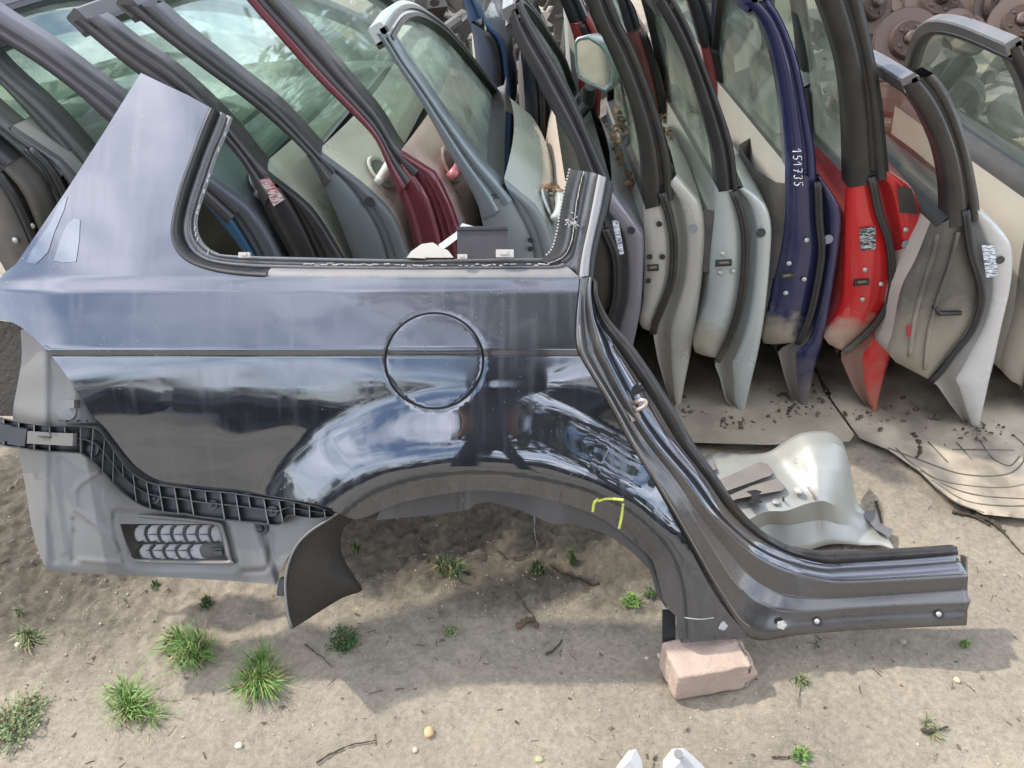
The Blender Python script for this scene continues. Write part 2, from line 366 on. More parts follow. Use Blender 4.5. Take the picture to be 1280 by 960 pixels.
# ------------------------------------------------------------------ the dark quarter panel
D0 = 1.5
TK = [(60, 46), (300, 43), (345, 44), (352, 50), (361, 52), (367, 40), (435, 37), (437, 11), (443, 11), (447, 25), (490, 18.5), (540, 15), (600, 12), (700, 16), (830, 20)]
def tilt(y):
    if y <= TK[0][0]: return TK[0][1]
    for (a, ta), (b, tb) in zip(TK, TK[1:]):
        if y <= b: return ta + (tb - ta) * (y - a) / (b - a)
    return TK[-1][1]
BT = {}
acc = 0.0
for yy in range(820, 40, -1):
    BT[yy] = acc; acc -= math.tan(R(tilt(yy - .5) - 35)) * (1.36 / F)
z800 = BT[800]
def Bf(y):
    y = min(819.9, max(42, y)); i = int(y); return BT[i] + (BT.get(i + 1, BT[i]) - BT[i]) * (y - i) - z800
ARCH = [tuple(p) for p in cr([(400, 668), (425, 640), (462, 612), (515, 594), (564, 587), (604, 586), (645, 588), (706, 600), (746, 612), (790, 635), (820, 660), (842, 687), (856, 720), (862, 760), (864, 810)], 50)]
ARCHP = ARCH + [(640, 1200)]
def skinh(x, y):
    h = Bf(y)
    k = .62 + .38 * ss(436, 470, y)
    d = dpl(x, y, ARCH)
    if inpoly(x, y, ARCHP): h += .036 - .009 * ss(0, 9, d) - d * .00078
    else:
        s_ = 105 - 25 * ss(660, 780, x)
        h += .036 * (1 - ss(0, s_, d))
    h -= .018 * ((x - 520) / 520) ** 2
    if x < 90: h -= .022 * ((90 - x) / 110) ** 2
    if y < 345: h -= .012 * ss(190, 40, x - (345 - y) * .25)
    h += .0012 * math.sin(x / 93 + y / 61) * ss(446, 480, y) + .0007 * noise.noise(Vector((x / 55, y / 40, 2)))
    rr_ = math.hypot((x - 543) / 63, (y - 451) / 61.5)
    if .8 < rr_ < 1.2: h -= .0010 * math.exp(-((rr_ - .985) * 63 / 2.2) ** 2)
    return h
def sp_(x, y, e=0): return at(x, y, D0 - skinh(x, y) + e)
root = empty('car_side_panel', onZ(560, 800, 0), 'large dark blue-grey car side panel with fuel flap, leaning on the doors, sill on brick', 'car panel')
def seg(pts, n): return [tuple(p) for p in cr(pts, n)]
WIN_O = seg([(262, 134), (250, 162), (238, 195), (226, 228), (217, 262), (213, 288), (217, 308), (228, 323), (246, 333), (275, 341), (320, 345.5), (420, 347), (560, 347), (700, 347), (724, 346)], 90)
R0 = [(724, 346), (722, 370), (719, 400), (719, 430), (727, 450), (757, 500), (784, 550), (815, 600), (843, 650), (895, 745), (937, 797)]
LIP = seg([(822, 722), (815, 700), (797, 682), (775, 664), (746, 645), (706, 630), (657, 618), (604, 613), (564, 616), (503, 628), (458, 646)], 44)
REAR = seg([(425, 643), (400, 632), (340, 621), (290, 614), (215, 607), (192, 600), (170, 585), (150, 565), (133, 543), (118, 524), (100, 495), (80, 465), (60, 440), (40, 420), (20, 405), (0, 400), (-40, 397)], 60)
SKIN = [(176, 91)] + [(205, 105), (235, 119)] + WIN_O + seg(R0, 50)[1:] + [(900, 800), (852, 804), (847, 795), (845, 770), (836, 762), (828, 748)] + LIP + [(444, 650)] + REAR + [(-45, 350), (0, 345), (20, 330), (85, 235), (130, 165)]
CX, CY, RX, RY = 543, 451, 63, 61.5
def ell(rx, ry, n=56): return [(CX + rx * math.cos(2 * math.pi * k / n), CY + ry * math.sin(2 * math.pi * k / n)) for k in range(n)]
skin = sheet('side_panel', SKIN, [ell(RX - .4, RY - .4)], sp_, PAINT, root, sp=5)
flap = sheet('fuel_flap', ell(RX - 3.2, RY - 3.2), [], lambda x, y, e: sp_(x, y, e - .0008 - .0012 * (x - 543) / 60), PAINT, root, sp=5)
n = 60; rails = []
for r_, e in ((1.2, .004), (1.2, .004), (-4.2, .006), (-3.2, .0012)):
    rails.append([sp_(CX + (RX + r_ - .5) * math.cos(2 * math.pi * k / n), CY + (RY + r_ - .5) * math.sin(2 * math.pi * k / n), e) for k in range(n + 1)])
v, f = loft(rails[1:3]); mk('flap_seal', v, f, RUBBER, root)
# window flange
WIN_I = seg([(291, 147), (283, 170), (272, 195), (262, 225), (252, 255), (247, 275), (248, 290), (255, 304), (268, 314), (290, 319), (400, 322), (510, 324), (640, 323), (680, 322), (690, 317)], 90)
def mid(t, A, B): return [(a[0] + (b[0] - a[0]) * t, a[1] + (b[1] - a[1]) * t) for a, b in zip(A, B)]
def wh(x, y, e):
    return at(x, y, D0 - Bf(min(y, 347)) + .018 * ((x - 520) / 520) ** 2 + e)
def wstrip(name, ts, es, m, i0=0, i1=90):
    rails = []
    for t, e in zip(ts, es): rails.append([wh(x, y, e + .0008 * noise.noise(Vector((x * .2, y * .2, t * 9)))) for x, y in mid(t, WIN_O, WIN_I)[i0:i1]])
    v, f = loft(rails); return mk(name, v, f, m, root)
wstrip('window_moulding', (0, .02, .12, .25, .36, .42), (.001, -.003, -.004, .002, .010, .016), RUBBER, 0, 40)
wstrip('window_ledge', (0, .12, .36, .45), (.001, .001, .006, .014), mat('dusty_ledge_paint', (.16, .16, .17), .45, .4, dust=.35, dcol=(.30, .275, .23), ds=20), 39, 90)
wstrip('window_flange', (.42, .5, .58, .62, .8, .84, 1.0, 1.0), (.015, .012, .012, .019, .019, .014, .014, .03), SILL)
adh = MB()
for i in range(44, 88, 1):
    x, y = mid(.62 + .1 * random.random(), WIN_O, WIN_I)[i]
    if random.random() < .75:
        adh.tube([wh(x, y, .012), wh(x + 4 + 5 * random.random(), y + random.uniform(-.8, .8), .0125)], .0007 + .0007 * random.random(), 4)
for i in range(2, 30):
    x, y = mid(.93, WIN_O, WIN_I)[i]
    if random.random() < .6: adh.tube([wh(x, y, .013), wh(x - 1.5, y + 5, .013)], .001, 4)
tag(adh.build('adhesive_residue', ADH, root), kind='stuff')
# clips on the window ledge
for (cx, cy, wd, hh) in ((306, 319, 14, 7), (631, 317, 22, 10), (578, 321, 12, 6)):
    c = wh(cx, cy, -.004); m_ = MB(); m_.box(c, wd * .00137, .008, hh * .0013, Matrix((RT, FWD, UP)).transposed())
    m_.box(wh(cx - 1, cy - 1, -.009), wd * .0006, .004, hh * .0006, Matrix((RT, FWD, UP)).transposed()); m_.build('clip', WHITEP, root)
# B pillar upper part
def P_(x, y, h): return at(x, y, D0 - h)
hB = Bf(347)
pil = [
    [(712, 211), (706, 235), (700, 265), (696, 290), (689, 312), (676, 324)],
    [(722, 213), (715, 238), (709, 268), (705, 295), (698, 315), (680, 327)],
    [(730, 214), (723, 240), (718, 275), (714, 302), (705, 320), (684, 330)],
    [(737, 215), (731, 245), (725, 275), (720, 305), (713, 325), (690, 336)],
    [(742, 216), (737, 250), (730, 280), (725, 305), (721, 325), (719, 338)],
    [(748, 218), (741, 255), (735, 285), (729, 312), (726, 330), (724, 347)],
    [(753, 220), (746, 257), (740, 287), (735, 312), (732, 330), (731, 345)],
    [(758, 222), (751, 260), (744, 290), (739, 315), (737, 333), (736, 345)]]
ho = [-.012, -.012, -.014, -.020, -.020, 0, .003, -.004]
def prail(i, o=0): return [P_(p.x, p.y, hB - .008 + ho[i] + o) for p in cr(pil[i], 28)]
v, f = loft([prail(0), prail(1), prail(2), prail(2, -.006), prail(3), prail(4), prail(5)]); mk('window_pillar', v, f, SILL, root)
v, f = loft([prail(5), prail(6), prail(7), prail(7, -.01)]); mk('pillar_trim', v, f, mat('light_metal_band', (.36, .36, .38), .3, .6, dust=.4), root)
fr = [P_(p.x, p.y, hB - .012) for p in cr([(758, 222), (751, 260), (744, 290), (739, 315), (737, 345)], 28)]
fr2 = [P_(p.x, p.y, hB - .012) for p in cr([(767, 230), (759, 265), (750, 295), (744, 325), (741, 352)], 28)]
fr3 = [p + Vector((0, .03, 0)) for p in fr2]
v, f = loft([fr, fr2, fr3]); mk('pillar_seal', v, f, RUBBER, root)
g = MB()
gl = cr(pil[0], 60)
for i in range(0, 56, 2):
    a = P_(gl[i].x, gl[i].y, hB - .016); b = P_(gl[i + 1].x, gl[i + 1].y, hB - .016); g.tube([a, b], .0016, 5)
gl = cr(pil[2], 40)
g.tube([P_(p.x + random.uniform(-.6, .6), p.y, hB - .0205) for p in gl], [.0006 + .0007 * random.random() for _ in gl], 4)
for _ in range(26):
    x = 714 + random.gauss(0, 4); y = 277 + random.gauss(0, 4); g.tube([P_(x, y, hB - .018), P_(x + random.uniform(-4, 4), y + random.uniform(-3, 3), hB - .019)], .001, 4)
tag(g.build('adhesive_bead', ADH, root), kind='stuff')
# pillar + sill loft
ST = [
 [(724, 346), (727, 346), (731, 346), (735, 346), (738, 346), (739, 347), (741, 348), (743, 349), (746, 351)],
 [(722, 370), (725, 370), (729, 370), (733, 370), (737, 370), (739, 370), (741, 370), (744, 370), (748, 371)],
 [(719, 400), (724, 400), (730, 400), (735, 400), (741, 400), (744, 400), (748, 400), (755, 400), (762, 400)],
 [(719, 430), (726, 430), (734, 430), (740, 430), (749, 428), (755, 427), (766, 426), (774, 425), (784, 424)],
 [(727, 450), (733, 450), (741, 450), (747, 450), (757, 449), (763, 449), (780, 447), (790, 446), (801, 446)],
 [(757, 500), (763, 500), (770, 500), (775, 500), (782, 499), (790, 499), (815, 499), (825, 499), (836, 499)],
 [(784, 550), (790, 550), (799, 550), (806, 550), (815, 550), (823, 550), (846, 550), (855, 550), (865, 550)],
 [(815, 600), (821, 600), (839, 603), (846, 602), (857, 600), (864, 599), (882, 597), (889, 596), (896, 595)],
 [(843, 650), (850, 650), (872, 655), (880, 652), (891, 646), (898, 643), (911, 638), (917, 636), (922, 633)],
 [(895, 745), (903, 741), (922, 732), (930, 712), (938, 690), (943, 683), (949, 672), (951, 668), (953, 664)],
 [(937, 797), (941, 785), (962, 757), (967, 740), (983, 713), (987, 704), (989, 693), (989, 689), (990, 684)],
 [(1000, 793), (1001, 780), (1005, 764), (1009, 748), (1028, 725), (1030, 714), (1029, 703), (1028, 697), (1027, 691)],
 [(1060, 788), (1060, 774), (1060, 760), (1060, 748), (1060, 728), (1060, 713), (1060, 703), (1060, 696), (1060, 691)],
 [(1140, 784), (1140, 770), (1140, 755), (1140, 743), (1140, 724), (1138, 709), (1136, 698), (1136, 692), (1136, 688)],
 [(1208, 781), (1209, 768), (1212, 752), (1208, 738), (1210, 720), (1201, 704), (1197, 693), (1197, 688), (1197, 684)]]
oa = [-.006, .004, -.009, -.011, .0, -.024, -.034, -.018, -.016]      # pillar
ob = [-.009, -.003, .004, -.010, .002, -.020, -.040, -.036, -.034]       # sill
def sth(i, j, x, y):
    k = [0, 0, 0, 0, 0, 0, 0, 0, .1, .45, .85, 1, 1, 1, 1][i]
    s_ = [0, .3, 1, 1, 1, 1, 1, 1, 1, 1, 1, 1, 1, 1, 1][i]
    base = (skinh(ST[i][0][0], ST[i][0][1])) if i <= 10 else 0
    base = base * (1 - k) + 0.0 * k - .004 * (1 - s_)
    return base + (oa[j] * (1 - k) + ob[j] * k) * (.35 + .65 * s_)
NR = 110
def srail(j, o=0):
    P3 = [P_(ST[i][j][0], ST[i][j][1], sth(i, j, *ST[i][j]) + o) for i in range(len(ST))]
    out = []
    Pn = P3
    for i in range(len(Pn) - 1):
        p0 = Pn[i - 1] if i else Pn[0] * 2 - Pn[1]; p1 = Pn[i]; p2 = Pn[i + 1]; p3 = Pn[i + 2] if i + 2 < len(Pn) else Pn[-1] * 2 - Pn[-2]
        for k in range(10):
            t = k / 10; out.append(.5 * ((2 * p1) + (p2 - p0) * t + (2 * p0 - 5 * p1 + 4 * p2 - p3) * t * t + (3 * p1 - p0 - 3 * p2 + p3) * t ** 3))
    out.append(Pn[-1]); return out
RL = [srail(j) for j in range(9)]
def mixr(a, b, t, d=0): return [p.lerp(q, t) - (FWD * -d) for p, q in zip(a, b)]
def strip(name, rails, m, th=.002):
    v, f = loft(rails); o = mk(name, v, f, m, root)
    md = o.modifiers.new('thickness', 'SOLIDIFY'); md.thickness = th; md.offset = 0
    return o
strip('sill', [mixr(RL[0], RL[1], 0, .012), RL[0], mixr(RL[0], RL[1], .35), RL[1], mixr(RL[1], RL[2], .3, .003), mixr(RL[1], RL[2], .9), RL[2], mixr(RL[2], RL[3], .12), mixr(RL[2], RL[3], .9), RL[3], mixr(RL[3], RL[4], .1), mixr(RL[3], RL[4], .92), RL[4], mixr(RL[4], RL[5], .15)], SILL)
strip('door_shut', [mixr(RL[4], RL[5], .15), RL[5], mixr(RL[5], RL[6], .06, .003), mixr(RL[5], RL[6], .94, .003), RL[6]], mat('shut_paint', (.15, .155, .18), .08, .85, .5, dust=.08, ds=8))
strip('opening_flange', [RL[6], mixr(RL[6], RL[7], .2, -.001), mixr(RL[6], RL[7], .8, -.001), RL[7], mixr(RL[7], RL[8], .3, .003), RL[8], mixr(RL[8], RL[8], 0, .02)], mat('dark_flange', (.022, .022, .026), .25, .5, .3, dust=.12))
mb = MB(); mb.tube([p - FWD * .001 for p in RL[1][22:100]], [.0006 + .0007 * abs(noise.noise(Vector((i_ * .3, 0, 0)))) for i_ in range(78)], 5); mb.build('pale_ridge', mat('pale_edge', (.34, .31, .26), .5, .3), root)  # thin pale strips laid along the ridge lines
mb = MB(); mb.tube([p - FWD * .001 for p in RL[2][30:92]], [.0004 + .0007 * abs(noise.noise(Vector((i_ * .3, 5, 0)))) for i_ in range(62)], 5); mb.build('pale_ridge', mat('pale_edge', (.34, .31, .26)), root)
for i_ in range(14, 136, 6):
    if i_ < len(RL[6]):
        c_ = RL[6][i_].lerp(RL[8][i_], .55); MB().disc(c_ - FWD * .001, .0032, -FWD, .0008, 8).build('spot_weld', mat('weld_dimple', (.05, .05, .055), .35, .6), root)
# striker
def bx(name, px, py, h, w_, hh, dd, ang, m, par=None):
    M = Matrix((RT, FWD, UP)).transposed() @ Matrix.Rotation(R(ang), 3, 'Y')
    return MB().box(P_(px, py, h), w_, dd, hh, M).build(name, m, par or root)
hS = skinh(757, 500)
st_ = bx('striker_plate', 787, 508, hS - .018, .018, .052, .004, -28, mat('worn_zinc', (.42, .33, .28), .45, .7, dust=.3), root)
mb = MB()
mb.tube(cr([P_(790, 505, hS - .02), P_(797, 502, hS - .004), P_(804, 500, hS + .004), P_(807, 503, hS + .004), P_(805, 508, hS + .002), P_(797, 512, hS - .006), P_(791, 514, hS - .02)], 24), .0042, 10)
mb.build('striker', mat('striker_steel', (.55, .46, .40), .35, .9), root, True)
bx('striker_recess', 790, 490, hS - .026, .03, .016, .004, -28, RUBBER)
# holes, plugs, screws in the sill
for (x, y, r_, m_) in ((903, 782, .0085, ADH), (977, 781, .0085, ADH)):
    mb = MB()
    for a in range(0, 360, 72): mb.disc(P_(x + 3 * math.cos(R(a)), y + 2.6 * math.sin(R(a)), .0065 if x > 940 else skinh(x, y) + .0005), r_ * .55, -FWD, .0022, 10)
    mb.disc(P_(x, y, .006 if x > 940 else skinh(x, y)), r_ * .6, -FWD, .003); mb.build('plug', m_, root)
for (x, y) in ((1022, 777), (1174, 768)):
    o = MB().disc(P_(x, y, -.001), .009, -FWD, .0025).build('grommet', BLACKP, root)
    MB().disc(P_(x - 1, y - .5, .003), .005, -FWD, .002, dome=.002).build('screw', SCREW, o)
bx('sill_end_tab', 1205, 720, -.05, .003, .08, .02, 0, SILL)
# chalk mark
for pts in (((741, 639), (743, 628), (748, 623)), ((748, 626), (760, 623), (779, 625)), ((779, 630), (777, 646), (774, 660))):
    mb = MB(); mb.tube([sp_(p.x, p.y, -.0006) for p in cr([*pts], 12)], [.0022 + .001 * random.random() for _ in range(12)], 5); mb.build('chalk_mark', CHALK, root)
# scratches and glue traces on the sill corner
mb = MB(); mb.tube([sp_(p.x, p.y, -.0004) for p in cr([(856, 772), (875, 774), (892, 772)], 10)], .0011, 4)
mb.build('scratch', ADH, root)
# cloud reflections at the left, put in as pale sheets over the paint
WP = mat('pale_cloud_reflection', (.17, .19, .225), .06, .85, .5, dust=.22, dcol=(.34, .34, .34), ds=30)
sheet('cloud_reflection', [(100, 275), (99, 300), (95, 327), (80, 328), (67, 326), (75, 300), (84, 280), (93, 273)], [], lambda x, y, e: sp_(x, y, e - .001), WP, root, sp=6, th=.0006)
sheet('cloud_reflection', [(84, 246), (80, 262), (68, 290), (60, 315), (45, 330), (33, 328), (40, 312), (62, 280), (74, 255)], [], lambda x, y, e: sp_(x, y, e - .001), WP, root, sp=6, th=.0006)

# ---- lower matte panel behind the bumper
LOWP = seg([(26, 412), (27, 450), (20, 490), (16, 520), (22, 560), (32, 610), (40, 660), (52, 700), (64, 714)], 24) + [(130, 718), (220, 722), (300, 727), (346, 731)] + seg([(346, 731), (350, 716), (356, 702), (372, 681), (395, 662), (424, 646)], 10)[1:] + seg([(424, 636), (400, 626), (340, 615), (290, 608), (215, 601), (192, 594), (170, 579), (150, 559), (133, 537), (118, 518), (100, 489), (80, 459), (60, 434), (40, 414)], 40)
EDG = {}
for x_, y_ in REAR: EDG[x_] = skinh(x_, y_)
EK = sorted(EDG)
def edgeh(x):
    if x <= EK[0]: return EDG[EK[0]]
    for a_, b_ in zip(EK, EK[1:]):
        if x <= b_: return EDG[a_] + (EDG[b_] - EDG[a_]) * (x - a_) / (b_ - a_ + 1e-9)
    return EDG[EK[-1]]
def bh(x, y): return min(edgeh(x) - .006, .112 + .0004 * (640 - y)) - .04 * ss(60, -30, x)
def lowh(x, y):
    h = min(edgeh(x) - .022, .092 + .00012 * (730 - y)) - .05 * ss(60, 14, x) - .006 * ss(705, 730, y)
    h += .004 * ss(66, 54, x)
    # stamped ridge lines
    for P in RID: h += .55 * P[0] * math.exp(-(dpl(x, y, P[1]) / 3.6) ** 2)
    if y > 600: h -= .004 * ss(10, 0, dpl(x, y, VR) if not inpoly(x, y, VR) else 0)
    if y < 530: h += .0012 * math.sin(y / 9) * ss(90, 30, x) + .003 * ss(80, 112, x)
    h += .003 * noise.noise(Vector((x / 70, y / 90, 3)))
    h -= .012 * ss(338, 352, x + (y - 720) * -.35)
    return h
VR = [(146, 642), (275, 652), (283, 662), (291, 700), (288, 708), (165, 704), (158, 697), (146, 660), (146, 642)]
RID = [(.0045, [(123, 590), (100, 604), (93, 615), (95, 636), (120, 655), (146, 686)]), (.003, [(143, 606), (131, 613), (131, 625), (138, 645)]),
       (-.0025, [(75, 575), (82, 640), (92, 700)]), (-.003, [(50, 600), (62, 660), (70, 700)]), (.004, [(100, 700), (150, 704)]), (-.004, [(92, 650), (98, 700)]),
       (-.003, [(92, 665), (92, 700)]), (-.004, [(340, 670), (336, 708), (330, 714), (305, 715)]), (.0025, [(66, 600), (80, 690)])]
def lp(x, y, e=0): return at(x, y, D0 - lowh(x, y) + e)
HOLE = [(150, 655), (276, 655), (281, 665), (286, 695), (284, 700), (168, 699), (160, 692)]
sheet('lower_panel', LOWP, [HOLE], lp, GREYP, root, sp=3.4)
vent = MB()
vf = seg([(147, 641), (200, 644), (272, 652), (280, 660), (289, 698), (285, 706), (168, 703), (160, 697), (147, 660), (147, 641)], 70)
ci = [(215 + (x - 215) * .93, 677 + (y - 677) * .86) for x, y in vf]; ci2 = [(215 + (x - 215) * .9, 677 + (y - 677) * .80) for x, y in vf]
def vp(x, y, o): return P_(x, y, lowh(330, 690) + .001 + o)
v, f = loft([[vp(x, y, -.003) for x, y in vf], [vp(x, y, .004) for x, y in [(215 + (a - 215) * .99, 677 + (b - 677) * .985) for a, b in vf]], [vp(x, y, .004) for x, y in ci], [vp(x, y, -.012) for x, y in ci2]])
fr_ = mk('air_vent', v, f, mat('vent_frame_grey', (.09, .092, .10), .3, .2, dust=.25), root)
mk('backing', [vp(x, y, -.016) for x, y in ((150, 650), (288, 650), (292, 705), (156, 705))], [(0, 1, 2, 3)], mat('vent_back', (.03, .03, .032), .6, 0, dust=.2), fr_)
sl = []
M3 = Matrix((RT, FWD, UP)).transposed()
for row, (xs_, ya, yb) in enumerate((((168, 184, 200, 216, 232, 247.5, 263), 657, 679), ((174, 190, 206, 221.5, 237), 681, 699))):
    for x in xs_:
        mb = MB(); pp = cr([(x + 4, ya), (x, ya + 4), (x - .5, yb - 9), (x + 4, yb - 1), (x + 11, yb - 2 if row == 0 else yb)], 12)
        a = [vp(p.x, p.y, -.010) for p in pp]; b = [vp(p.x + 13, p.y - 1, -.015) for p in pp]
        v, f = loft([a, b]); mb.add(v, f); o = mb.build('flap', mat('vent_flap_grey2', (.30, .305, .32), .4, .1, dust=.2), fr_)
        mb = MB(); mb.tube(a, .0023, 5); mb.build('flap_hinge', RUBBER, o) if False else mb.build('flap_edge', RUBBER, fr_)
mb = MB(); mb.box(vp(222, 668, -.012), .125, .002, .0016, M3); mb.box(vp(212, 688, -.012), .085, .002, .0016, M3); mb.box(vp(270, 686, -.008), .022, .004, .003, M3); mb.box(vp(273, 691, -.008), .014, .004, .007, M3); mb.build('rail', BLACKP, fr_)
o = MB().disc(lp(326, 661, -.0005), .013, -FWD, .002).build('grommet', BLACKP, root); MB().disc(lp(326, 661, -.003), .006, -FWD, .003, dome=.002).build('bolt', RUBBER, o)
# small bracket pieces near the upper corner of the lower panel
bx('tab', 90, 505, lowh(90, 505) + .008, .018, .014, .02, 0, GREYP)
MB().disc(lp(84, 513, -.001), .018, -FWD, .003).build('embossed_disc', GREYP, root)
mb = MB()
for x in (79, 92, 104): mb.box(P_(x, 526, bh(x, 526) + .006), .014, .006, .0035, M3)
mb.build('locating_tab', BLACKP, root)

MB().add([P_(-60, 392, .04), P_(30, 405, .05), P_(30, 470, .05), P_(22, 520, .05), P_(-60, 520, .03)], [(0, 1, 2, 3, 4)]).add([P_(-60, 392, .02), P_(30, 405, .02), P_(30, 470, .02), P_(22, 520, .02), P_(-60, 520, .0)], [(4, 3, 2, 1, 0)]).build('dark_rear_sheet', LINER, root)  # matte black sheet filling the void behind the rear edge
# ---- bumper bracket with ribs
BU = seg([(-30, 514), (0, 521), (28, 527), (60, 531), (100, 532), (121, 535), (134, 550), (148, 570), (160, 586), (175, 597), (192, 604), (213, 607), (245, 611), (285, 615), (320, 620), (360, 626), (395, 633), (414, 640)], 130)
BL = seg([(-30, 548), (0, 556), (20, 560), (60, 565), (100, 567), (118, 578), (128, 588), (140, 603), (153, 616), (172, 628), (188, 637), (215, 642), (240, 645), (262, 650), (300, 652), (330, 656), (350, 657), (358, 646), (380, 647), (404, 647), (416, 642)], 130)
# match parameter by nearest-ish projection: resample by x-progress stations
STB = [((-30, 514), (-30, 548)), ((0, 521), (0, 557)), ((28, 527), (25, 561)), ((60, 531), (60, 565)), ((95, 532), (98, 567)), ((121, 535), (108, 572)), ((134, 550), (120, 582)), ((148, 570), (133, 596)), ((160, 586), (147, 611)), ((175, 597), (160, 622)), ((192, 604), (182, 635)), ((213, 607), (213, 642)), ((230, 609), (230, 643)), ((250, 612), (250, 647)), ((285, 615), (285, 651)), ((305, 618), (305, 653)), ((325, 621), (325, 655)), ((345, 624), (350, 657)), ((360, 626), (360, 645)), ((380, 630), (380, 647)), ((395, 633), (398, 648)), ((414, 640), (416, 645))]
U_ = cr([s[0] for s in STB], 150); L_ = cr([s[1] for s in STB], 150)
def bp_(p, o): return P_(p[0], p[1], bh(p[0], p[1]) + o)
br = None
v, f = loft([[bp_(p, -.004) for p in U_], [bp_(p, .012) for p in U_], [bp_(p, .012) for p in [u.lerp(l, .05) for u, l in zip(U_, L_)]], [bp_(u.lerp(l, .07), -.003) for u, l in zip(U_, L_)], [bp_(u.lerp(l, .42), -.004) for u, l in zip(U_, L_)],
             [bp_(u.lerp(l, .43), .008) for u, l in zip(U_, L_)], [bp_(u.lerp(l, .47), .008) for u, l in zip(U_, L_)], [bp_(u.lerp(l, .48), -.006) for u, l in zip(U_, L_)], [bp_(u.lerp(l, .93), -.008) for u, l in zip(U_, L_)], [bp_(u.lerp(l, .95), .004) for u, l in zip(U_, L_)], [bp_(l, .004) for l in L_], [bp_(l, -.012) for l in L_]])
br = mk('bumper_bracket', v, f, BLACKP, root, False)
for k_ in range(24):
    t = .08 + .9 * k_ / 23
    i = int(t * 149); u = U_[i]; l = L_[i]; tw = (U_[min(i + 1, 149)] - U_[max(i - 1, 0)]).normalized() * .7
    lo = .46 if k_ in (4, 9, 15, 18) else .95
    q0 = u.lerp(l, .03); q1 = u.lerp(l, lo)
    vv = []
    for q in (q0, q1):
        for sgn in (-1, 1):
            for o in (-.006, .0105): vv.append(bp_(q + tw * sgn, o if q is q0 else o * .75))
    MB().add(vv, [(0, 1, 3, 2), (4, 6, 7, 5), (0, 4, 5, 1), (2, 3, 7, 6), (1, 5, 7, 3)]).build('rib', mat('rib_plastic', (.075, .075, .08), .45, dust=.3, dcol=(.22, .22, .22)), br)
for (x, y, r_) in ((115, 560, .017), (196, 622, .010), (268, 630, .009), (342, 638, .010)):
    c = P_(x, y, bh(x, y) - .008); o = MB().disc(c, r_, -FWD, .010, 20).build('boss', BLACKP, br)
    MB().disc(c - FWD * .010, r_ * .45, -FWD, .002, 10, dome=.002).build('bolt', RUBBER, br)
for (x, y, w_, h_) in ((10, 540, .03, .028), (28, 545, .03, .03)): bx('block', x, y, bh(x, y) + .002, w_, h_, .03, 8, BLACKP, br)
bx('pocket', 65, 548, bh(65, 548) + .002, .078, .021, .012, 3, mat('pocket_plastic', (.10, .10, .10), .5, dust=.3), br)
# ---- wheel arch liner remnant (curved)
A_ = cr([(424, 640), (408, 651), (388, 664), (372, 680), (362, 700), (357, 722), (357, 745), (360, 768), (365, 786)], 30)
B_ = cr([(446, 647), (430, 660), (426, 672), (427, 690), (434, 706), (444, 722), (453, 738), (425, 749), (366, 786)], 30)
rl = []
for t in (0, .1, .25, .45, .65, .85, 1):
    rl.append([P_(*(a.lerp(b, t)), .10 - .10 * t ** .8 + .02 * math.sin(t * 3.1)) for a, b in zip(A_, B_)])
v, f = loft(rl); o = mk('wheel_arch_liner', v, f, LINER, root); md = o.modifiers.new('t', 'SOLIDIFY'); md.thickness = .003
mb = MB(); mb.tube([P_(p.x, p.y, .104) for p in A_], .0024, 6); mb.build('liner_edge', GREYP, root, True)
bx('liner_fastener', 353, 733, .09, .012, .03, .02, 8, RUBBER)
# ---- inner wheel arch seen under the lip
sheet('inner_wheel_arch', [(470, 650), (480, 630), (520, 610), (560, 600), (640, 600), (720, 615), (790, 650), (826, 700), (834, 762), (822, 745), (812, 712), (790, 690), (765, 672), (745, 663), (720, 655), (690, 655), (660, 642), (640, 634), (612, 627), (594, 630), (586, 637), (560, 641), (520, 646)], [], lambda x, y, e: at(x, y, D0 - skinh(x, 600) + .055 + e + .0002 * (y - 600) + .01 * math.exp(-((x - 575) / 6) ** 2)), mat('inner_arch_grey', (.06, .055, .055), .35, .5, dust=.25, dcol=(.14, .12, .10)), root, sp=7)
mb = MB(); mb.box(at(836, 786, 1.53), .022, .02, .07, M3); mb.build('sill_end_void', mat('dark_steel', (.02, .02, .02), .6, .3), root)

# ------------------------------------------------------------------ car doors
def trim(c): return mat('trim_%d_%d_%d' % tuple(int(x * 100) for x in c), c, .6, dust=.22, ds=6, bump=.05, bs=400)
GROUP = 'car doors standing on edge in a row'
def labelmat(name, bgc, fg):
    m = bpy.data.materials.new(name); m.use_nodes = True; t = m.node_tree; b = t.nodes['Principled BSDF']; b.inputs['Roughness'].default_value = .6
    tc = N(t, 'ShaderNodeTexCoord'); mp = N(t, 'ShaderNodeMapping'); mp.inputs['Scale'].default_value = (90, 90, 620)
    n = N(t, 'ShaderNodeTexNoise'); n.inputs['Scale'].default_value = 1; n.inputs['Detail'].default_value = 1; r = N(t, 'ShaderNodeValToRGB'); r.color_ramp.interpolation = 'CONSTANT'
    r.color_ramp.elements[0].color = (*bgc, 1); r.color_ramp.elements[1].position = .53; r.color_ramp.elements[1].color = (*fg, 1)
    t.links.new(tc.outputs['Object'], mp.inputs[0]); t.links.new(mp.outputs[0], n.inputs['Vector']); t.links.new(n.outputs['Fac'], r.inputs[0]); t.links.new(r.outputs[0], b.inputs['Base Color']); return m
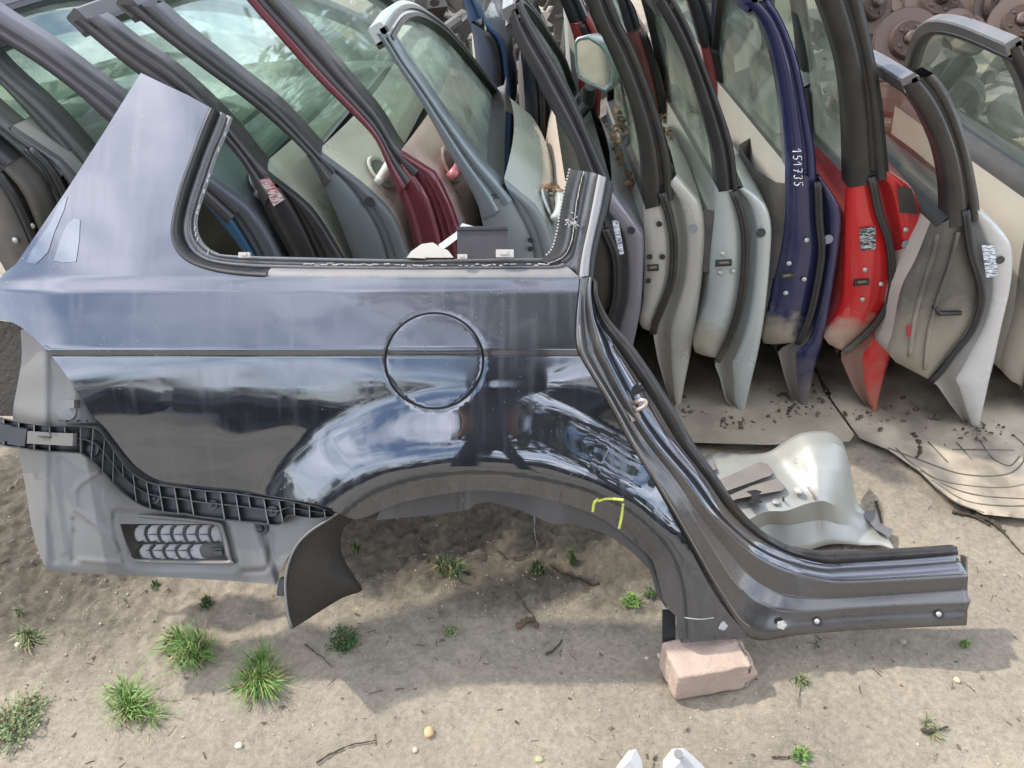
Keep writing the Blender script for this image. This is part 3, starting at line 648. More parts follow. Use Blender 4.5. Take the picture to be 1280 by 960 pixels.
def door(label, Y0, col, PL, PR, I, S, E, tipl, L=.9, yaw=0, frame=None, jamb=None, trimc=(.42, .40, .36), gl=None, arch=1.0, sub=(), plugs=(), screws=(), slot=None, sticker=None, handle=None, dustl=.25, sealm=None, colr=None, card_cut=True, trimtop=None, roofm=None, metal=.35, drop=True, seal=True, pocket=None, pedge=None):
    base = onY(E[-1][0], E[-1][1], Y0); base.z = 0
    rt = empty('car_door', base, label, 'car door', GROUP)
    body = mat('door_paint_%d_%d_%d_%d' % tuple(int(x * 1000) for x in (*col, metal)), col, .16, metal, .5, dust=dustl, ds=7, dcol=(.33, .30, .25), low=.45, lowz=(.24, .02))
    jm = jamb or mat('latch_paint_%d_%d_%d_%d' % tuple(int(x * 1000) for x in (*col, metal)), col, .2, metal, .4, dust=dustl, ds=7, dcol=(.33, .30, .25), low=.85, lowz=(.33, .27)); fm = frame or RUBBER
    dv = Vector((math.sin(yaw), math.cos(yaw), 0))
    nI = 26
    def rl(P, n=nI, oy=0): return [onY(p.x, p.y, Y0) + Vector((0, oy, 0)) for p in cr([(*q, 0) for q in P], n)]
    e = rl(E); s = rl(S); i_ = rl(I)
    tl = [onY(x, y, Y0) for x, y in tipl]
    zr = onY(0, 335, Y0).z; zt = min(q.z for q in e)
    if zt > .03 and drop:
        for q in e + s + i_ + tl:
            if q.z < zr: q.z = zr - (zr - q.z) * (zr - .005) / (zr - zt)
    for q in e + s + i_: q.z = max(q.z, .004)
    # latch face inner part: between I and S
    v, f = loft([[p + dv * .03 for p in i_], i_, [a.lerp(b, .5) for a, b in zip(i_, s)], [a.lerp(b, .93) for a, b in zip(i_, s)], [p + dv * .012 for p in s]])
    jo = mk('latch_edge', v, f, jm, rt)
    # outer flange S..E, plus tip
    nt = len(s)
    for q in tl: q.z = max(q.z, .004)
    sfull = rs(s + tl, nI + 10); ed = rs(e, 160); efull = []; j = 0
    for k, q in enumerate(sfull):
        while j < 159 and ed[j].z > q.z: j += 1
        efull.append(ed[j].copy())
    efull[0] = ed[0]; efull[-1] = ed[-1]
    for k in range(1, 5): efull[k] = efull[0].lerp(efull[5], k / 5) if 0 else efull[k]
    inn = mat('flange_inner_%d_%d_%d' % tuple(int(x * 1000) for x in col), tuple(.72 * c for c in col), .4, metal * .5, .1, dust=min(.5, dustl * 1.4), ds=9, dcol=(.22, .19, .15), low=.75, lowz=(.36, .16), lcol=(.25, .215, .17))
    def wf(k, a): return a
    v, f = loft([[p + dv * .010 for p in sfull], [a.lerp(b, .14) + dv * (.030 if seal else .006) for a, b in zip(sfull, efull)], [a.lerp(b, .30) + dv * (.026 if seal else .004) for a, b in zip(sfull, efull)], [a.lerp(b, .42) + dv * .006 for a, b in zip(sfull, efull)]])
    mk('inner_flange', v, f, inn if colr is None else colr, rt)
    v, f = loft([[a.lerp(b, .42) + dv * .006 for a, b in zip(sfull, efull)], [a.lerp(b, .48) - dv * .001 for a, b in zip(sfull, efull)], [a.lerp(b, .88) - dv * .001 for a, b in zip(sfull, efull)], [a.lerp(b, .97) + dv * .005 for a, b in zip(sfull, efull)], [p + dv * .016 for p in efull]])
    mk('outer_flange', v, f, body if colr is None else colr, rt)
    # exterior skin extruded away
    crown = []
    K = 12
    for k in range(K + 1):
        t = k / K; a = .016 + t * (L + .06)
        z0_ = efull[0].z
        crown.append([p + dv * a + Vector((.028 * math.sin(math.pi * t) - .03 * t * t, 0, -.11 * max(0, (t - .6) / .4) ** 2 * max(0, 1 - (z0_ - p.z) / .25))) for p in efull])
    v, f = loft(crown); mk('door_skin', v, f, body, rt)
    # interior card, bottom
    cm = trim(trimc)
    ilow = rs(i_, nI)
    rr = [[p + dv * (.03 + t * L) + Vector((-.018 * math.sin(math.pi * min(1, t * 3)) * ss(0, .2, j / nI) * ss(1, .7, j / nI), 0, 0)) for j, p in enumerate(ilow)] for t in (0, .05, .15, .3, .5, .75, 1)]
    v, f = loft(rr); mk('trim_card', v, f, cm, rt)
    v, f = loft([[i_[-1] + dv * t, tl[0] + dv * (t + .02), tl[-1] + dv * (t + .02), efull[-1] + dv * (t + .016)] for t in (.01, L * .5, L)]); mk('door_bottom', v, f, RUBBERD, rt)
    if pocket:
        pk = [[ilow[j] + dv * (.02 + t) + Vector((-o_, 0, 0)) for t, o_ in ((0, .0), (.01, .022), (.10, .05), (.28, .045), (.34, .0))] for j in range(*pocket)]
        v, f = loft(pk); mk('armrest', v, f, mat('dark_armrest', (.035, .035, .038), .6, dust=.3), rt)
    # belt top
    v, f = loft([[i_[0] + dv * t, s[0].lerp(i_[0], .3) + dv * t + Vector((0, 0, .012)), efull[0] + dv * t] for t in (0, L * .5, L)]); mk('belt_moulding', v, f, trimtop or RUBBERD, rt)
    # back face closing (hinge edge)
    # pillar
    pl = [onY(p.x, p.y, Y0) for p in cr([(*q, 0) for q in PL], 30)]; pr = [onY(p.x, p.y, Y0) for p in cr([(*q, 0) for q in PR], 30)]
    m1 = [a.lerp(b, .38) - dv * .006 for a, b in zip(pl, pr)]; m2 = [a.lerp(b, .52) - dv * .006 for a, b in zip(pl, pr)]; m3 = [a.lerp(b, .55) + dv * .006 for a, b in zip(pl, pr)]; m4 = [a.lerp(b, .70) + dv * .004 for a, b in zip(pl, pr)]
    v, f = loft([pl, m1, m2, m3, m4, [a.lerp(b, .74) - dv * .004 for a, b in zip(pl, pr)], pr, [p + dv * .055 for p in pr], [p + dv * .055 for p in pl]], True)
    v += []; mk('window_pillar', v, f, fm, rt)
    if pedge:
        v, f = loft([[a.lerp(b, -.06) + dv * .02 for a, b in zip(pl, pr)], [a.lerp(b, -.04) - dv * .008 for a, b in zip(pl, pr)], [a.lerp(b, .30) - dv * .011 for a, b in zip(pl, pr)], [a.lerp(b, .33) + dv * .002 for a, b in zip(pl, pr)]]); mk('pillar_edge', v, f, pedge, rt)
    # pane + roof frame, along the left edge of the pillar
    w2 = [a.lerp(b, .25) for a, b in zip(pl, pr)]
    def G(a, s_):
        x = s_ * 29; i = min(28, int(max(0, x))); q = w2[i].lerp(w2[i + 1], x - i); return q + dv * a
    def top(t): return (1 - max(0, (t - .12) / .88) ** (2.3 * arch)) + .02 * math.sin(math.pi * min(1, t * 3)) * 0
    NU = 22; NV = 14
    vv = [G(.03 + (L - .03) * u / NU, top(u / NU) * k / NV * .985) for k in range(NV + 1) for u in range(NU + 1)]
    ff = [(k * (NU + 1) + u, k * (NU + 1) + u + 1, (k + 1) * (NU + 1) + u + 1, (k + 1) * (NU + 1) + u) for k in range(NV) for u in range(NU)]
    mk('window_pane', vv, ff, gl or G1, rt)
    hint = (w2[-1] - w2[0]).cross(dv).normalized()
    path = [G(L * u / 30, top(u / 30)) for u in range(31)]
    mb = MB(); mb.sweep(path, .034, .03, hint); mb.build('window_frame', roofm or fm, rt)
    mb = MB(); mb.sweep([p * .0 + q_ for p, q_ in zip(path, [G(L * u / 30, max(0, top(u / 30) - .05)) for u in range(31)])], .012, .036, hint); mb.build('glass_run', RUBBER, rt)
    if frame is None or roofm is not None:
        mb = MB(); mb.sweep([p + hint.normalized() * (.012 if hint.x > 0 else -.012) for p in path], .012, .016, hint); mb.build('drip_rail', mat('grey_drip_rail', (.10, .10, .105), .25, .6, dust=.2), rt)
    # weather seal
    sm = sealm or RUBBER
    if seal: mb = MB(); mb.tube([p - dv * .005 for p in s], .0085, 8); mb.tube([p - dv * .009 + Vector((-.008, 0, 0)) for p in s], .004, 6); mb.build('weather_seal', sm, rt, True)
    for (x, y, r_, c_) in plugs: MB().disc(onY(x, y, Y0 - .004), r_, -dv, .002).build('rubber_plug', mat('plug_%d' % int(c_ * 100), (c_, c_, c_ * 1.15), .6), rt)
    for (x, y) in screws: MB().disc(onY(x, y, Y0 - .003), .0065, -dv, .002, 10, dome=.003).build('screw', SCREW, rt)
    if slot:
        x, y, wpx = slot; mb = MB(); mb.tube([onY(x - wpx / 2, y, Y0 - .001), onY(x + wpx / 2, y - 1, Y0 - .001)], .009, 8); o = mb.build('lock_slot', RUBBER, rt)
        mb = MB(); mb.tube([onY(x - wpx / 4, y, Y0 - .009), onY(x + wpx / 3, y - 1, Y0 - .009)], .0035, 6); mb.build('latch', mat('rusty_latch', (.16, .12, .07), .6, .5, dust=.3), rt)
    if sticker:
        P, m_ = sticker; mk('label_sticker', [onY(x, y, Y0 - .005) for x, y in P], [tuple(range(len(P)))], m_, rt, False)
    if handle:
        hx, hy, c_ = handle; best = 1e9
        for kk in range(1, 7):
            for q in range(1, len(efull) - 2):
                P = crown[kk][q] - CAM; dd = P.dot(FWD); ax = 640 + F * P.x / dd; ay = 480 - F * P.dot(UP) / dd; d2 = (ax - hx) ** 2 + (ay - hy) ** 2 + (kk - 3) ** 2
                if d2 < best: best = d2; ka = kk; jj = q
        c = crown[ka][jj]; rec = lathe([(0.001, -.004), (.03, 0), (.042, .006), (.046, .001)], 20)
        hm = mat('handle_%d_%d' % (int(c_[0] * 100), int(c_[2] * 100)), c_, .25, .3, .4, dust=.15)
        nrm = dv.cross(crown[ka][jj + 1] - crown[ka][jj - 1]).normalized(); nrm = nrm if nrm.x > 0 else -nrm; c = c + nrm * .002; q = Matrix((dv, nrm.cross(dv), nrm)).transposed()
        o = mk('handle_recess', [c + q @ Vector((a.x * 1.1, a.y * .9, a.z)) for a in rec[0]], rec[1], body, rt)
        mb = MB(); mb.tube(cr([c + q @ Vector(a) for a in ((-.075, 0, .006), (-.06, 0, .022), (0, 0, .030), (.06, 0, .022), (.075, 0, .004))], 14), [.008, .011, .012, .012, .013, .013, .013, .013, .013, .012, .012, .012, .011, .008], 10); mb.build('handle', hm, rt, True)
        mk('recess_shade_disc', [c + q @ Vector((.034 * math.cos(a_ * .524) * 1.1, .034 * math.sin(a_ * .524) * .9, .0035)) for a_ in range(12)], [tuple(range(12))], mat('recess_shade', tuple(.25 * x_ for x_ in col), .5, dust=.1), o, False)  # flat disc in darkened body colour, the recess's shade painted in
        MB().disc(c + q @ Vector((-.062, 0, .022)), .007, nrm, .006).build('lock_cylinder', SCREW, rt)
    rt['_dv'] = 0; del rt['_dv']
    return rt
RED = (.52, .006, .012); BLUE = (.010, .014, .075); SIL = (.54, .53, .49); MINT = (.48, .54, .53); WHT = (.60, .60, .60)
silf = mat('silver_trim', (.15, .15, .16), .28, .7, .2, dust=.25)
LABW = labelmat('printed_white_label', (.75, .76, .78), (.12, .14, .2)); LABK = labelmat('printed_black_label', (.03, .03, .03), (.5, .5, .48)); LABR = labelmat('printed_red_label', (.78, .76, .74), (.6, .12, .14))
dusty = mat('dusty_black_jamb', (.03, .03, .03), .5, dust=.3, dcol=(.20, .18, .15), ds=9, var=.3, low=.85, lowz=(.50, .28), lcol=(.33, .285, .22))
D2 = door('silver-white door with dusty black latch edge and white sticker, right of the bright red door', 1.68, WHT,
  [(1186, 285), (1185, 240), (1177, 195), (1161, 155), (1146, 130), (1128, 108)], [(1226, 275), (1222, 240), (1212, 190), (1198, 145), (1182, 110), (1167, 92)],
  [(1170, 284), (1151, 331), (1132, 369), (1121, 425), (1114, 447), (1132, 459), (1160, 474)],
  [(1206, 262), (1213, 312), (1224, 350), (1226, 376), (1215, 410), (1192, 440), (1176, 462), (1162, 476)],
  [(1224, 262), (1249, 282), (1264, 301), (1269, 316), (1266, 357), (1254, 410), (1245, 455), (1234, 500), (1224, 538)],
  [(1174, 485), (1192, 511), (1207, 530), (1213, 545), (1222, 542)], frame=mat('grey_black_frame', (.022, .022, .025), .3, .3, .2, dust=.12), jamb=dusty, trimc=(.48, .42, .36), gl=G2, arch=.95, L=.85, roofm=silf,
  plugs=((1250, 325, .010, .05),), sticker=([(1227, 306), (1243, 307), (1248, 345), (1233, 347)], LABW), metal=.2)
mb = MB(); mb.tube([onY(p.x, p.y, 1.676) for p in cr([(1172, 292), (1163, 330), (1150, 370), (1141, 410), (1137, 446)], 16)], .006, 6); mb.build('pressed_ridge', dusty, D2, True)
mb = MB(); mb.tube([onY(p.x, p.y, 1.676) for p in cr([(1198, 290), (1186, 335), (1170, 380), (1160, 420), (1156, 462)], 16)], .005, 6); mb.build('pressed_ridge', dusty, D2, True)
mb = MB(); mb.tube([onY(x, y, 1.674) for x, y in ((1168, 383), (1174, 392), (1201, 391))], .006, 7); mb.build('pull_recess', RUBBER, D2, True)
mk('red_reflector', [onY(x, y, 1.672) for x, y in ((1132, 408), (1142, 406), (1143, 420), (1133, 421))], [(0, 1, 2, 3)], mat('red_reflector', (.3, .03, .03), .3), D2, False)
D3 = door('bright red door with black window pillar between the navy and silver-white doors', 1.76, RED,
  [(1062, 235), (1061, 170), (1058, 120), (1053, 85), (1044, 50), (1032, 15), (1018, -20), (1000, -50)], [(1112, 222), (1107, 170), (1102, 120), (1091, 60), (1081, 15), (1070, -25), (1055, -60)],
  [(1063, 226), (1060, 280), (1058, 340), (1054, 385), (1040, 412), (1031, 426), (1052, 438)],
  [(1089, 220), (1099, 267), (1110, 297), (1115, 342), (1110, 376), (1095, 402), (1072, 425), (1054, 440)],
  [(1112, 214), (1132, 226), (1146, 241), (1153, 275), (1149, 324), (1136, 380), (1121, 432), (1106, 477), (1095, 519)],
  [(1052, 450), (1069, 489), (1084, 511), (1088, 521), (1093, 521)], frame=RUBBERD, trimc=(.42, .02, .03), gl=G1, screws=((1132, 287), (1081, 337), (1101, 355), (1078, 374)), plugs=((1132, 305, .010, .22),),
  slot=(1076, 353, 18), sticker=([(1074, 286), (1094, 283), (1095, 311), (1076, 314)], LABK), sealm=RUBBERD, metal=.0, dustl=.07)
mk('rubber_pad', [onY(x, y, 1.745) for x, y in ((1122, 232), (1140, 236), (1147, 268), (1124, 266))], [(0, 1, 2, 3)], RUBBERD, D3, False)
D4 = door('navy blue door with 151735 handwritten in white on its pillar', 1.77, BLUE,
  [(986, 215), (984, 175), (978, 119), (969, 72), (959, 40), (947, 19), (930, 4)], [(1021, 225), (1019, 190), (1012, 150), (1003, 100), (991, 56), (975, 19), (962, 0)],
  [(986, 210), (985, 256), (981, 305), (971, 350), (964, 387), (955, 420), (958, 430), (997, 428)],
  [(1022, 226), (1024, 275), (1027, 312), (1022, 350), (1014, 387), (1005, 412), (997, 428)],
  [(1024, 218), (1042, 243), (1054, 267), (1052, 297), (1044, 350), (1031, 425), (1020, 462), (1009, 515)],
  [(973, 440), (982, 474), (992, 504), (997, 515), (1006, 516)], frame=mat('navy_frame', BLUE, .2, .2, .5, dust=.05), trimc=(.46, .44, .40), gl=G2, screws=((1008, 300), (986, 329), (1005, 349), (982, 366)), plugs=((1035, 299, .012, .22),), slot=(983, 345, 16), roofm=mat('navy_frame', BLUE), metal=.2, dustl=.08, pocket=(2, 14))
# handwriting: 1 5 1 7 3 5, running down the pillar
GL = {'1': [[(0, .6), (.5, 1), (.5, 0)]], '5': [[(.9, 1), (.2, 1), (.15, .55), (.6, .6), (.85, .3), (.5, 0), (.05, .1)]], '7': [[(.05, 1), (.85, 1), (.35, 0)], [(.2, .5), (.8, .55)]], '3': [[(.1, .9), (.6, 1), (.75, .75), (.4, .55), (.8, .35), (.55, 0), (.05, .1)]]}
y0 = 186
for k, c in enumerate('151735'):
    for stroke in GL[c]:
        mb = MB(); pts_ = rs([onY(991 + 10.5 * p[1] + k * .35 + random.uniform(-.4, .4), y0 + 6.2 * p[0] + random.uniform(-.4, .4), 1.7595) for p in stroke], 10); mb.tube(pts_, [random.uniform(.0005, .0012) for _ in pts_], 5); mb.build('handwriting', mat('white_marker', (.8, .8, .8), .6), D4)
    y0 += 8.2
D5 = door('pale mint-silver door with black rubber seal, left of the navy door', 1.745, MINT,
  [(898, 240), (894, 200), (887, 169), (875, 125), (859, 78), (844, 47), (833, 27), (820, 5)], [(923, 234), (916, 181), (900, 131), (881, 81), (862, 34), (850, 10), (838, -10)],
  [(897, 236), (895, 273), (890, 323), (887, 373), (880, 400), (868, 435), (875, 443), (896, 448)],
  [(917, 238), (927, 267), (932, 300), (930, 350), (923, 390), (913, 420), (905, 438), (897, 450)],
  [(930, 234), (953, 250), (963, 267), (966, 293), (960, 373), (950, 440), (937, 493), (928, 533)],
  [(893, 455), (900, 473), (908, 503), (922, 532), (927, 537)], trimc=(.30, .33, .30), gl=G1, screws=((903, 317), (900, 341), (916, 339)), plugs=((951, 291, .0115, .04),), slot=(904, 329, 20), sealm=RUBBERD, metal=.3, pocket=(3, 12))
D6 = door('warm silver door with four black latch holes, directly right of the purple-grey door', 1.77, SIL,
  [(806, 262), (803, 203), (797, 166), (784, 119), (766, 75), (747, 34), (730, -5)], [(842, 250), (839, 203), (828, 156), (812, 109), (794, 62), (775, 25), (760, -15)],
  [(805, 256), (806, 307), (805, 373), (800, 400), (803, 410), (816, 415)],
  [(828, 240), (838, 273), (843, 307), (840, 350), (828, 383), (820, 402), (817, 415)],
  [(846, 218), (866, 236), (878, 257), (883, 280), (883, 313), (877, 367), (867, 433), (857, 480), (850, 517)],
  [(818, 425), (823, 453), (833, 487), (842, 514), (847, 520)], trimc=(.40, .43, .40), gl=G2, plugs=((867, 286, .010, .25), (824, 280, .007, .02), (812, 321, .007, .02), (828, 321, .007, .02), (810, 351, .007, .02)), slot=(816, 335, 14), sealm=RUBBERD, metal=.3, frame=RUBBERD)
PUR = (.17, .17, .225)
D7 = door('purple-grey door with white printed sticker and wing mirror, just behind the panel pillar', 1.74, PUR,
  [(735, 250), (722, 200), (712, 176), (682, 124), (669, 97), (652, 67), (642, 45), (636, 24)], [(768, 240), (752, 205), (739, 176), (720, 131), (699, 90), (675, 49), (656, 15), (650, 0)],
  [(708, 236), (700, 262), (694, 300), (690, 340), (700, 400), (740, 440)],
  [(757, 285), (769, 315), (772, 342), (770, 375), (763, 398), (755, 430)],
  [(766, 236), (782, 250), (795, 264), (803, 280), (806, 305), (805, 340), (802, 387), (792, 437), (780, 490), (772, 515)],
  [(750, 450), (756, 480), (766, 510), (770, 517)], trimc=(.50, .42, .36), gl=G3, plugs=((789, 288, .0095, .03),), sticker=([(765, 276), (773, 275), (780, 317), (774, 319)], LABW), jamb=RUBBERD, frame=mat('smooth_black_frame', (.03, .03, .035), .3, dust=.08), roofm=silf, metal=.3)
door('pale mint door with curved window frame, directly left of the tall black window pillar', 1.58, (.44, .50, .48),
  [(604, 275), (592, 244), (563, 194), (527, 129), (500, 88), (484, 62), (470, 42)], [(640, 250), (628, 235), (599, 203), (563, 155), (527, 104), (505, 74), (486, 42)],
  [(597, 252), (612, 320), (620, 380), (630, 440), (640, 470)], [(638, 246), (664, 300), (670, 350), (670, 420), (655, 470)],
  [(630, 226), (656, 244), (676, 268), (690, 300), (699, 350), (700, 430), (688, 515)],
  [(650, 480), (665, 505), (680, 518), (686, 518)], L=.86, jamb=mat('blue_grey_jamb', (.17, .205, .22), .4, dust=.2), trimc=(.3, .33, .33), frame=mat('mint_frame', (.17, .21, .23), .3, .3, .3, dust=.12), roofm=mat('mint_frame_light', (.46, .52, .50), .3, .3, .4, dust=.1), gl=G3, arch=1.05, colr=mat('blue_grey_jamb', (.2, .2, .2)), plugs=((663, 300, .006, .03), (663, 311, .006, .03)), seal=False, handle=(676, 262, (.45, .5, .45)), metal=.15)
door('burgundy door with slate window pillar, seen through the empty quarter window', 1.55, (.50, .36, .33),
  [(500, 240), (488, 212), (470, 172), (441, 140), (402, 101), (359, 54), (312, 0), (285, -35)], [(524, 212), (497, 187), (470, 144), (430, 97), (384, 43), (344, 0), (315, -40)],
  [(487, 212), (503, 255), (513, 287), (520, 320), (535, 380), (550, 430)], [(506, 203), (532, 240), (545, 275), (555, 320), (560, 380), (560, 430)],
  [(500, 190), (524, 200), (542, 215), (556, 241), (567, 266), (580, 310), (592, 380), (590, 450), (580, 515)],
  [(565, 450), (570, 490), (575, 512), (579, 518)], yaw=R(3.5), pedge=mat('burgundy_paint', (.13, .012, .028), .2, .3, .5, dust=.1), jamb=mat('burgundy_paint', (.2, .1, .1)), colr=mat('burgundy_paint', (.2, .1, .1)), frame=mat('slate_pillar', (.035, .037, .046), .32, .3, .1, dust=.15), gl=G1, seal=False, handle=(566, 205, (.40, .10, .11)), trimc=(.2, .1, .1), metal=.3, L=.95)
door('blue-grey door with sand-silver outside and pull handle, left of the burgundy one', 1.54, (.55, .55, .48),
  [(405, 234), (384, 194), (320, 135), (250, 83), (185, 33), (160, 14), (150, 6)], [(420, 212), (394, 187), (345, 135), (295, 95), (225, 40), (200, 18), (188, 8)],
  [(383, 194), (405, 234), (420, 266), (441, 320), (460, 380), (480, 430)], [(408, 206), (440, 238), (470, 285), (485, 330), (500, 400), (505, 440)],
  [(396, 190), (420, 209), (441, 223), (470, 248), (492, 273), (506, 309), (525, 370), (530, 440), (520, 515)],
  [(508, 450), (510, 490), (515, 512), (519, 518)], yaw=R(4), jamb=mat('slate_jamb', (.10, .125, .14), .4, dust=.15), colr=mat('slate_jamb', (.2, .2, .2)), frame=mat('slate_frame', (.038, .042, .052), .32, .3, .1, dust=.15), gl=G1, seal=False, handle=(470, 220, (.62, .60, .54)), plugs=((462, 252, .011, .03),), trimc=(.2, .2, .2), L=1.0, metal=.25)
door('dark charcoal door with red and white paper tag, behind the quarter window', 1.53, (.42, .44, .37),
  [(330, 259), (308, 212), (276, 172), (240, 140), (172, 92), (140, 67), (110, 42), (92, 27)], [(345, 228), (324, 208), (285, 160), (245, 120), (207, 87), (160, 55), (130, 32), (115, 22)],
  [(320, 225), (330, 259), (344, 287), (362, 320), (390, 380), (410, 430)], [(350, 235), (365, 260), (385, 300), (405, 350), (420, 400), (430, 440)],
  [(324, 210), (348, 230), (373, 248), (391, 266), (412, 298), (440, 350), (460, 420), (455, 510)],
  [(432, 450), (440, 490), (450, 508), (454, 512)], yaw=R(4), jamb=mat('charcoal_jamb', (.02, .02, .024), .35, dust=.08), colr=mat('charcoal_jamb', (.02, .02, .02)), frame=mat('grey_lilac_frame', (.05, .05, .06), .35, .3, .1, dust=.15), gl=G1, seal=False, handle=(456, 248, (.35, .36, .30)), sticker=([(324, 225), (336, 222), (356, 249), (342, 258)], LABR), trimc=(.1, .1, .1), L=1.0, metal=.25)
door('deep blue door with wide lilac-grey window pillar crossing behind the panel top', 1.52, (.10, .16, .20),
  [(283, 280), (251, 248), (205, 210), (135, 152), (100, 120), (50, 82), (0, 50), (-40, 22)], [(300, 262), (262, 228), (215, 185), (147, 127), (100, 92), (50, 55), (0, 24), (-40, -2)],
  [(245, 240), (262, 262), (285, 290), (310, 325), (350, 390), (370, 430)], [(262, 245), (285, 270), (305, 300), (330, 345), (360, 400), (380, 440)],
  [(240, 205), (280, 232), (312, 262), (335, 295), (352, 330), (385, 390), (400, 440), (395, 505)],
  [(382, 450), (388, 480), (392, 500), (394, 506)], yaw=R(4), jamb=mat('blue_jamb', (.03, .12, .24), .35, dust=.08), colr=mat('slate_jamb2', (.10, .12, .15), .3, dust=.1), frame=mat('lilac_frame', (.085, .083, .10), .35, .3, .1, dust=.15), gl=G1, seal=False, handle=(290, 220, (.2, .2, .2)), trimc=(.1, .1, .1), L=1.0)
door('olive-grey door with narrow dark pillar at the left edge of the row', 1.50, (.30, .33, .28),
  [(115, 245), (95, 215), (75, 187), (37, 145), (0, 105), (-40, 65)], [(128, 225), (105, 195), (82, 168), (45, 130), (0, 90), (-35, 52)],
  [(95, 230), (110, 250), (130, 280), (160, 320), (190, 400), (215, 440)], [(115, 225), (140, 255), (165, 300), (195, 350), (220, 410), (235, 440)],
  [(105, 195), (130, 212), (160, 245), (190, 290), (220, 350), (240, 400), (250, 440), (250, 505)],
  [(240, 450), (244, 480), (247, 500), (249, 506)], yaw=R(4), jamb=RUBBERD, colr=mat('dark_grey_paint', (.06, .065, .07), .3, .3, dust=.2), frame=mat('dark_green_frame', (.05, .065, .062), .35, .2, dust=.15), gl=G1, trimc=(.1, .1, .1), L=1.0)
door('grey door with pale shoulder at the lower left, nearest the frame edge', 1.45, (.30, .33, .31),
  [(70, 240), (50, 220), (10, 180), (-40, 140), (-90, 95)], [(80, 215), (45, 185), (12, 162), (-35, 122), (-80, 82)],
  [(8, 175), (35, 200), (50, 230), (65, 265), (80, 310), (100, 400)], [(40, 185), (65, 210), (85, 250), (105, 300), (130, 360), (150, 420)],
  [(10, 160), (38, 174), (62, 192), (86, 216), (108, 245), (140, 310), (170, 400), (180, 505)],
  [(160, 440), (168, 480), (175, 500), (179, 506)], yaw=R(4), jamb=mat('pale_grey_jamb', (.10, .105, .11), .4, dust=.2), colr=mat('mid_grey_paint', (.085, .09, .10), .3, .3, dust=.2), frame=mat('dark_green_frame', (.05, .06, .06)), gl=G1, trimc=(.1, .1, .1), L=1.0)
door('dusty black door lining with grey upholstery in the lower left corner of the row', 1.40, (.10, .10, .10),
  [(0, 220), (-40, 190), (-90, 150), (-140, 100)], [(10, 205), (-30, 172), (-80, 132), (-120, 90)],
  [(-60, 205), (-40, 240), (-15, 300), (20, 360), (60, 430)], [(0, 215), (20, 245), (45, 300), (60, 350), (90, 430)],
  [(-5, 195), (20, 215), (45, 250), (62, 300), (80, 350), (110, 420), (120, 505)],
  [(95, 440), (105, 480), (115, 500), (119, 506)], yaw=R(4), jamb=mat('charcoal_upholstery', (.05, .05, .055), .9, dust=.35, var=.3, vs_=8), trimc=(.16, .16, .16), L=.95, screws=((40, 282), (20, 300)), colr=dusty)
door('grey door with beige lining and glass full of reflections at the right frame edge', 1.74, (.10, .10, .10),
  [(1310, 230), (1300, 170), (1285, 115), (1268, 78), (1262, 62)], [(1345, 230), (1330, 160), (1310, 100), (1292, 62), (1284, 50)],
  [(1300, 262), (1290, 300), (1282, 340), (1274, 400), (1262, 440), (1258, 470), (1282, 485)], [(1320, 240), (1330, 300), (1325, 380), (1300, 440), (1278, 490)],
  [(1345, 230), (1370, 260), (1375, 330), (1360, 420), (1340, 480), (1330, 524)],
  [(1285, 495), (1300, 510), (1318, 522), (1328, 526)], frame=mat('grey_black_frame', (.1, .1, .1)), roofm=silf, trimc=(.44, .40, .34), jamb=dusty, gl=G2, arch=1.1, L=.82)
# doors of the second row, behind
door('dark blue door in the second row behind the pale mint door', 2.9, (.05, .09, .17),
  [(586, 28), (578, 0), (560, -30)], [(606, 22), (594, 0), (575, -32)],
  [(586, 26), (591, 45), (596, 90), (600, 150), (605, 230)], [(608, 40), (620, 60), (625, 100), (625, 160), (618, 230)],
  [(604, 20), (622, 39), (632, 56), (636, 90), (640, 140), (636, 230), (630, 280)],
  [(622, 250), (626, 270), (629, 280)], gl=G3, frame=mat('blue_frame2', (.05, .09, .17), .3, .2, .3), trimc=(.3, .35, .3), colr=mat('blue_frame2', (.1, .1, .1)))
door('navy black door standing upright behind the black pillar of the middle row', 2.45, (.022, .028, .05),
  [(655, 60), (645, 20), (630, -20)], [(672, 55), (662, 15), (646, -25)],
  [(650, 60), (655, 110), (658, 180), (660, 250), (662, 300)], [(668, 60), (678, 110), (680, 180), (680, 250), (675, 300)],
  [(672, 50), (684, 75), (692, 110), (696, 160), (694, 220), (686, 300), (680, 345)],
  [(674, 310), (678, 335), (679, 345)], gl=G1, jamb=mat('navy_black', (.012, .014, .025), .35), trimc=(.02, .02, .03))
door('bright red door in the back row left of the dark red one', 2.9, (.38, .01, .02),
  [(712, 30), (700, 0), (690, -25)], [(735, 25), (722, -5), (710, -30)],
  [(712, 30), (720, 60), (724, 110), (726, 180)], [(728, 30), (738, 60), (740, 110), (740, 180)],
  [(735, 20), (748, 45), (752, 90), (750, 150), (744, 250), (740, 290)],
  [(730, 220), (735, 270), (739, 290)], gl=G1, trimc=(.4, .42, .40))
door('dark red door with torn seal in the back row above the warm silver door', 2.5, (.17, .008, .022),
  [(784, 40), (772, 0), (760, -30)], [(800, 36), (786, -5), (775, -35)],
  [(784, 40), (795, 80), (806, 130), (815, 180), (820, 250)], [(805, 40), (820, 90), (830, 140), (835, 200), (835, 260)],
  [(800, 30), (815, 60), (828, 100), (836, 150), (838, 220), (832, 300), (828, 340)],
  [(824, 280), (826, 320), (827, 340)], gl=G2, trimc=(.4, .4, .38))
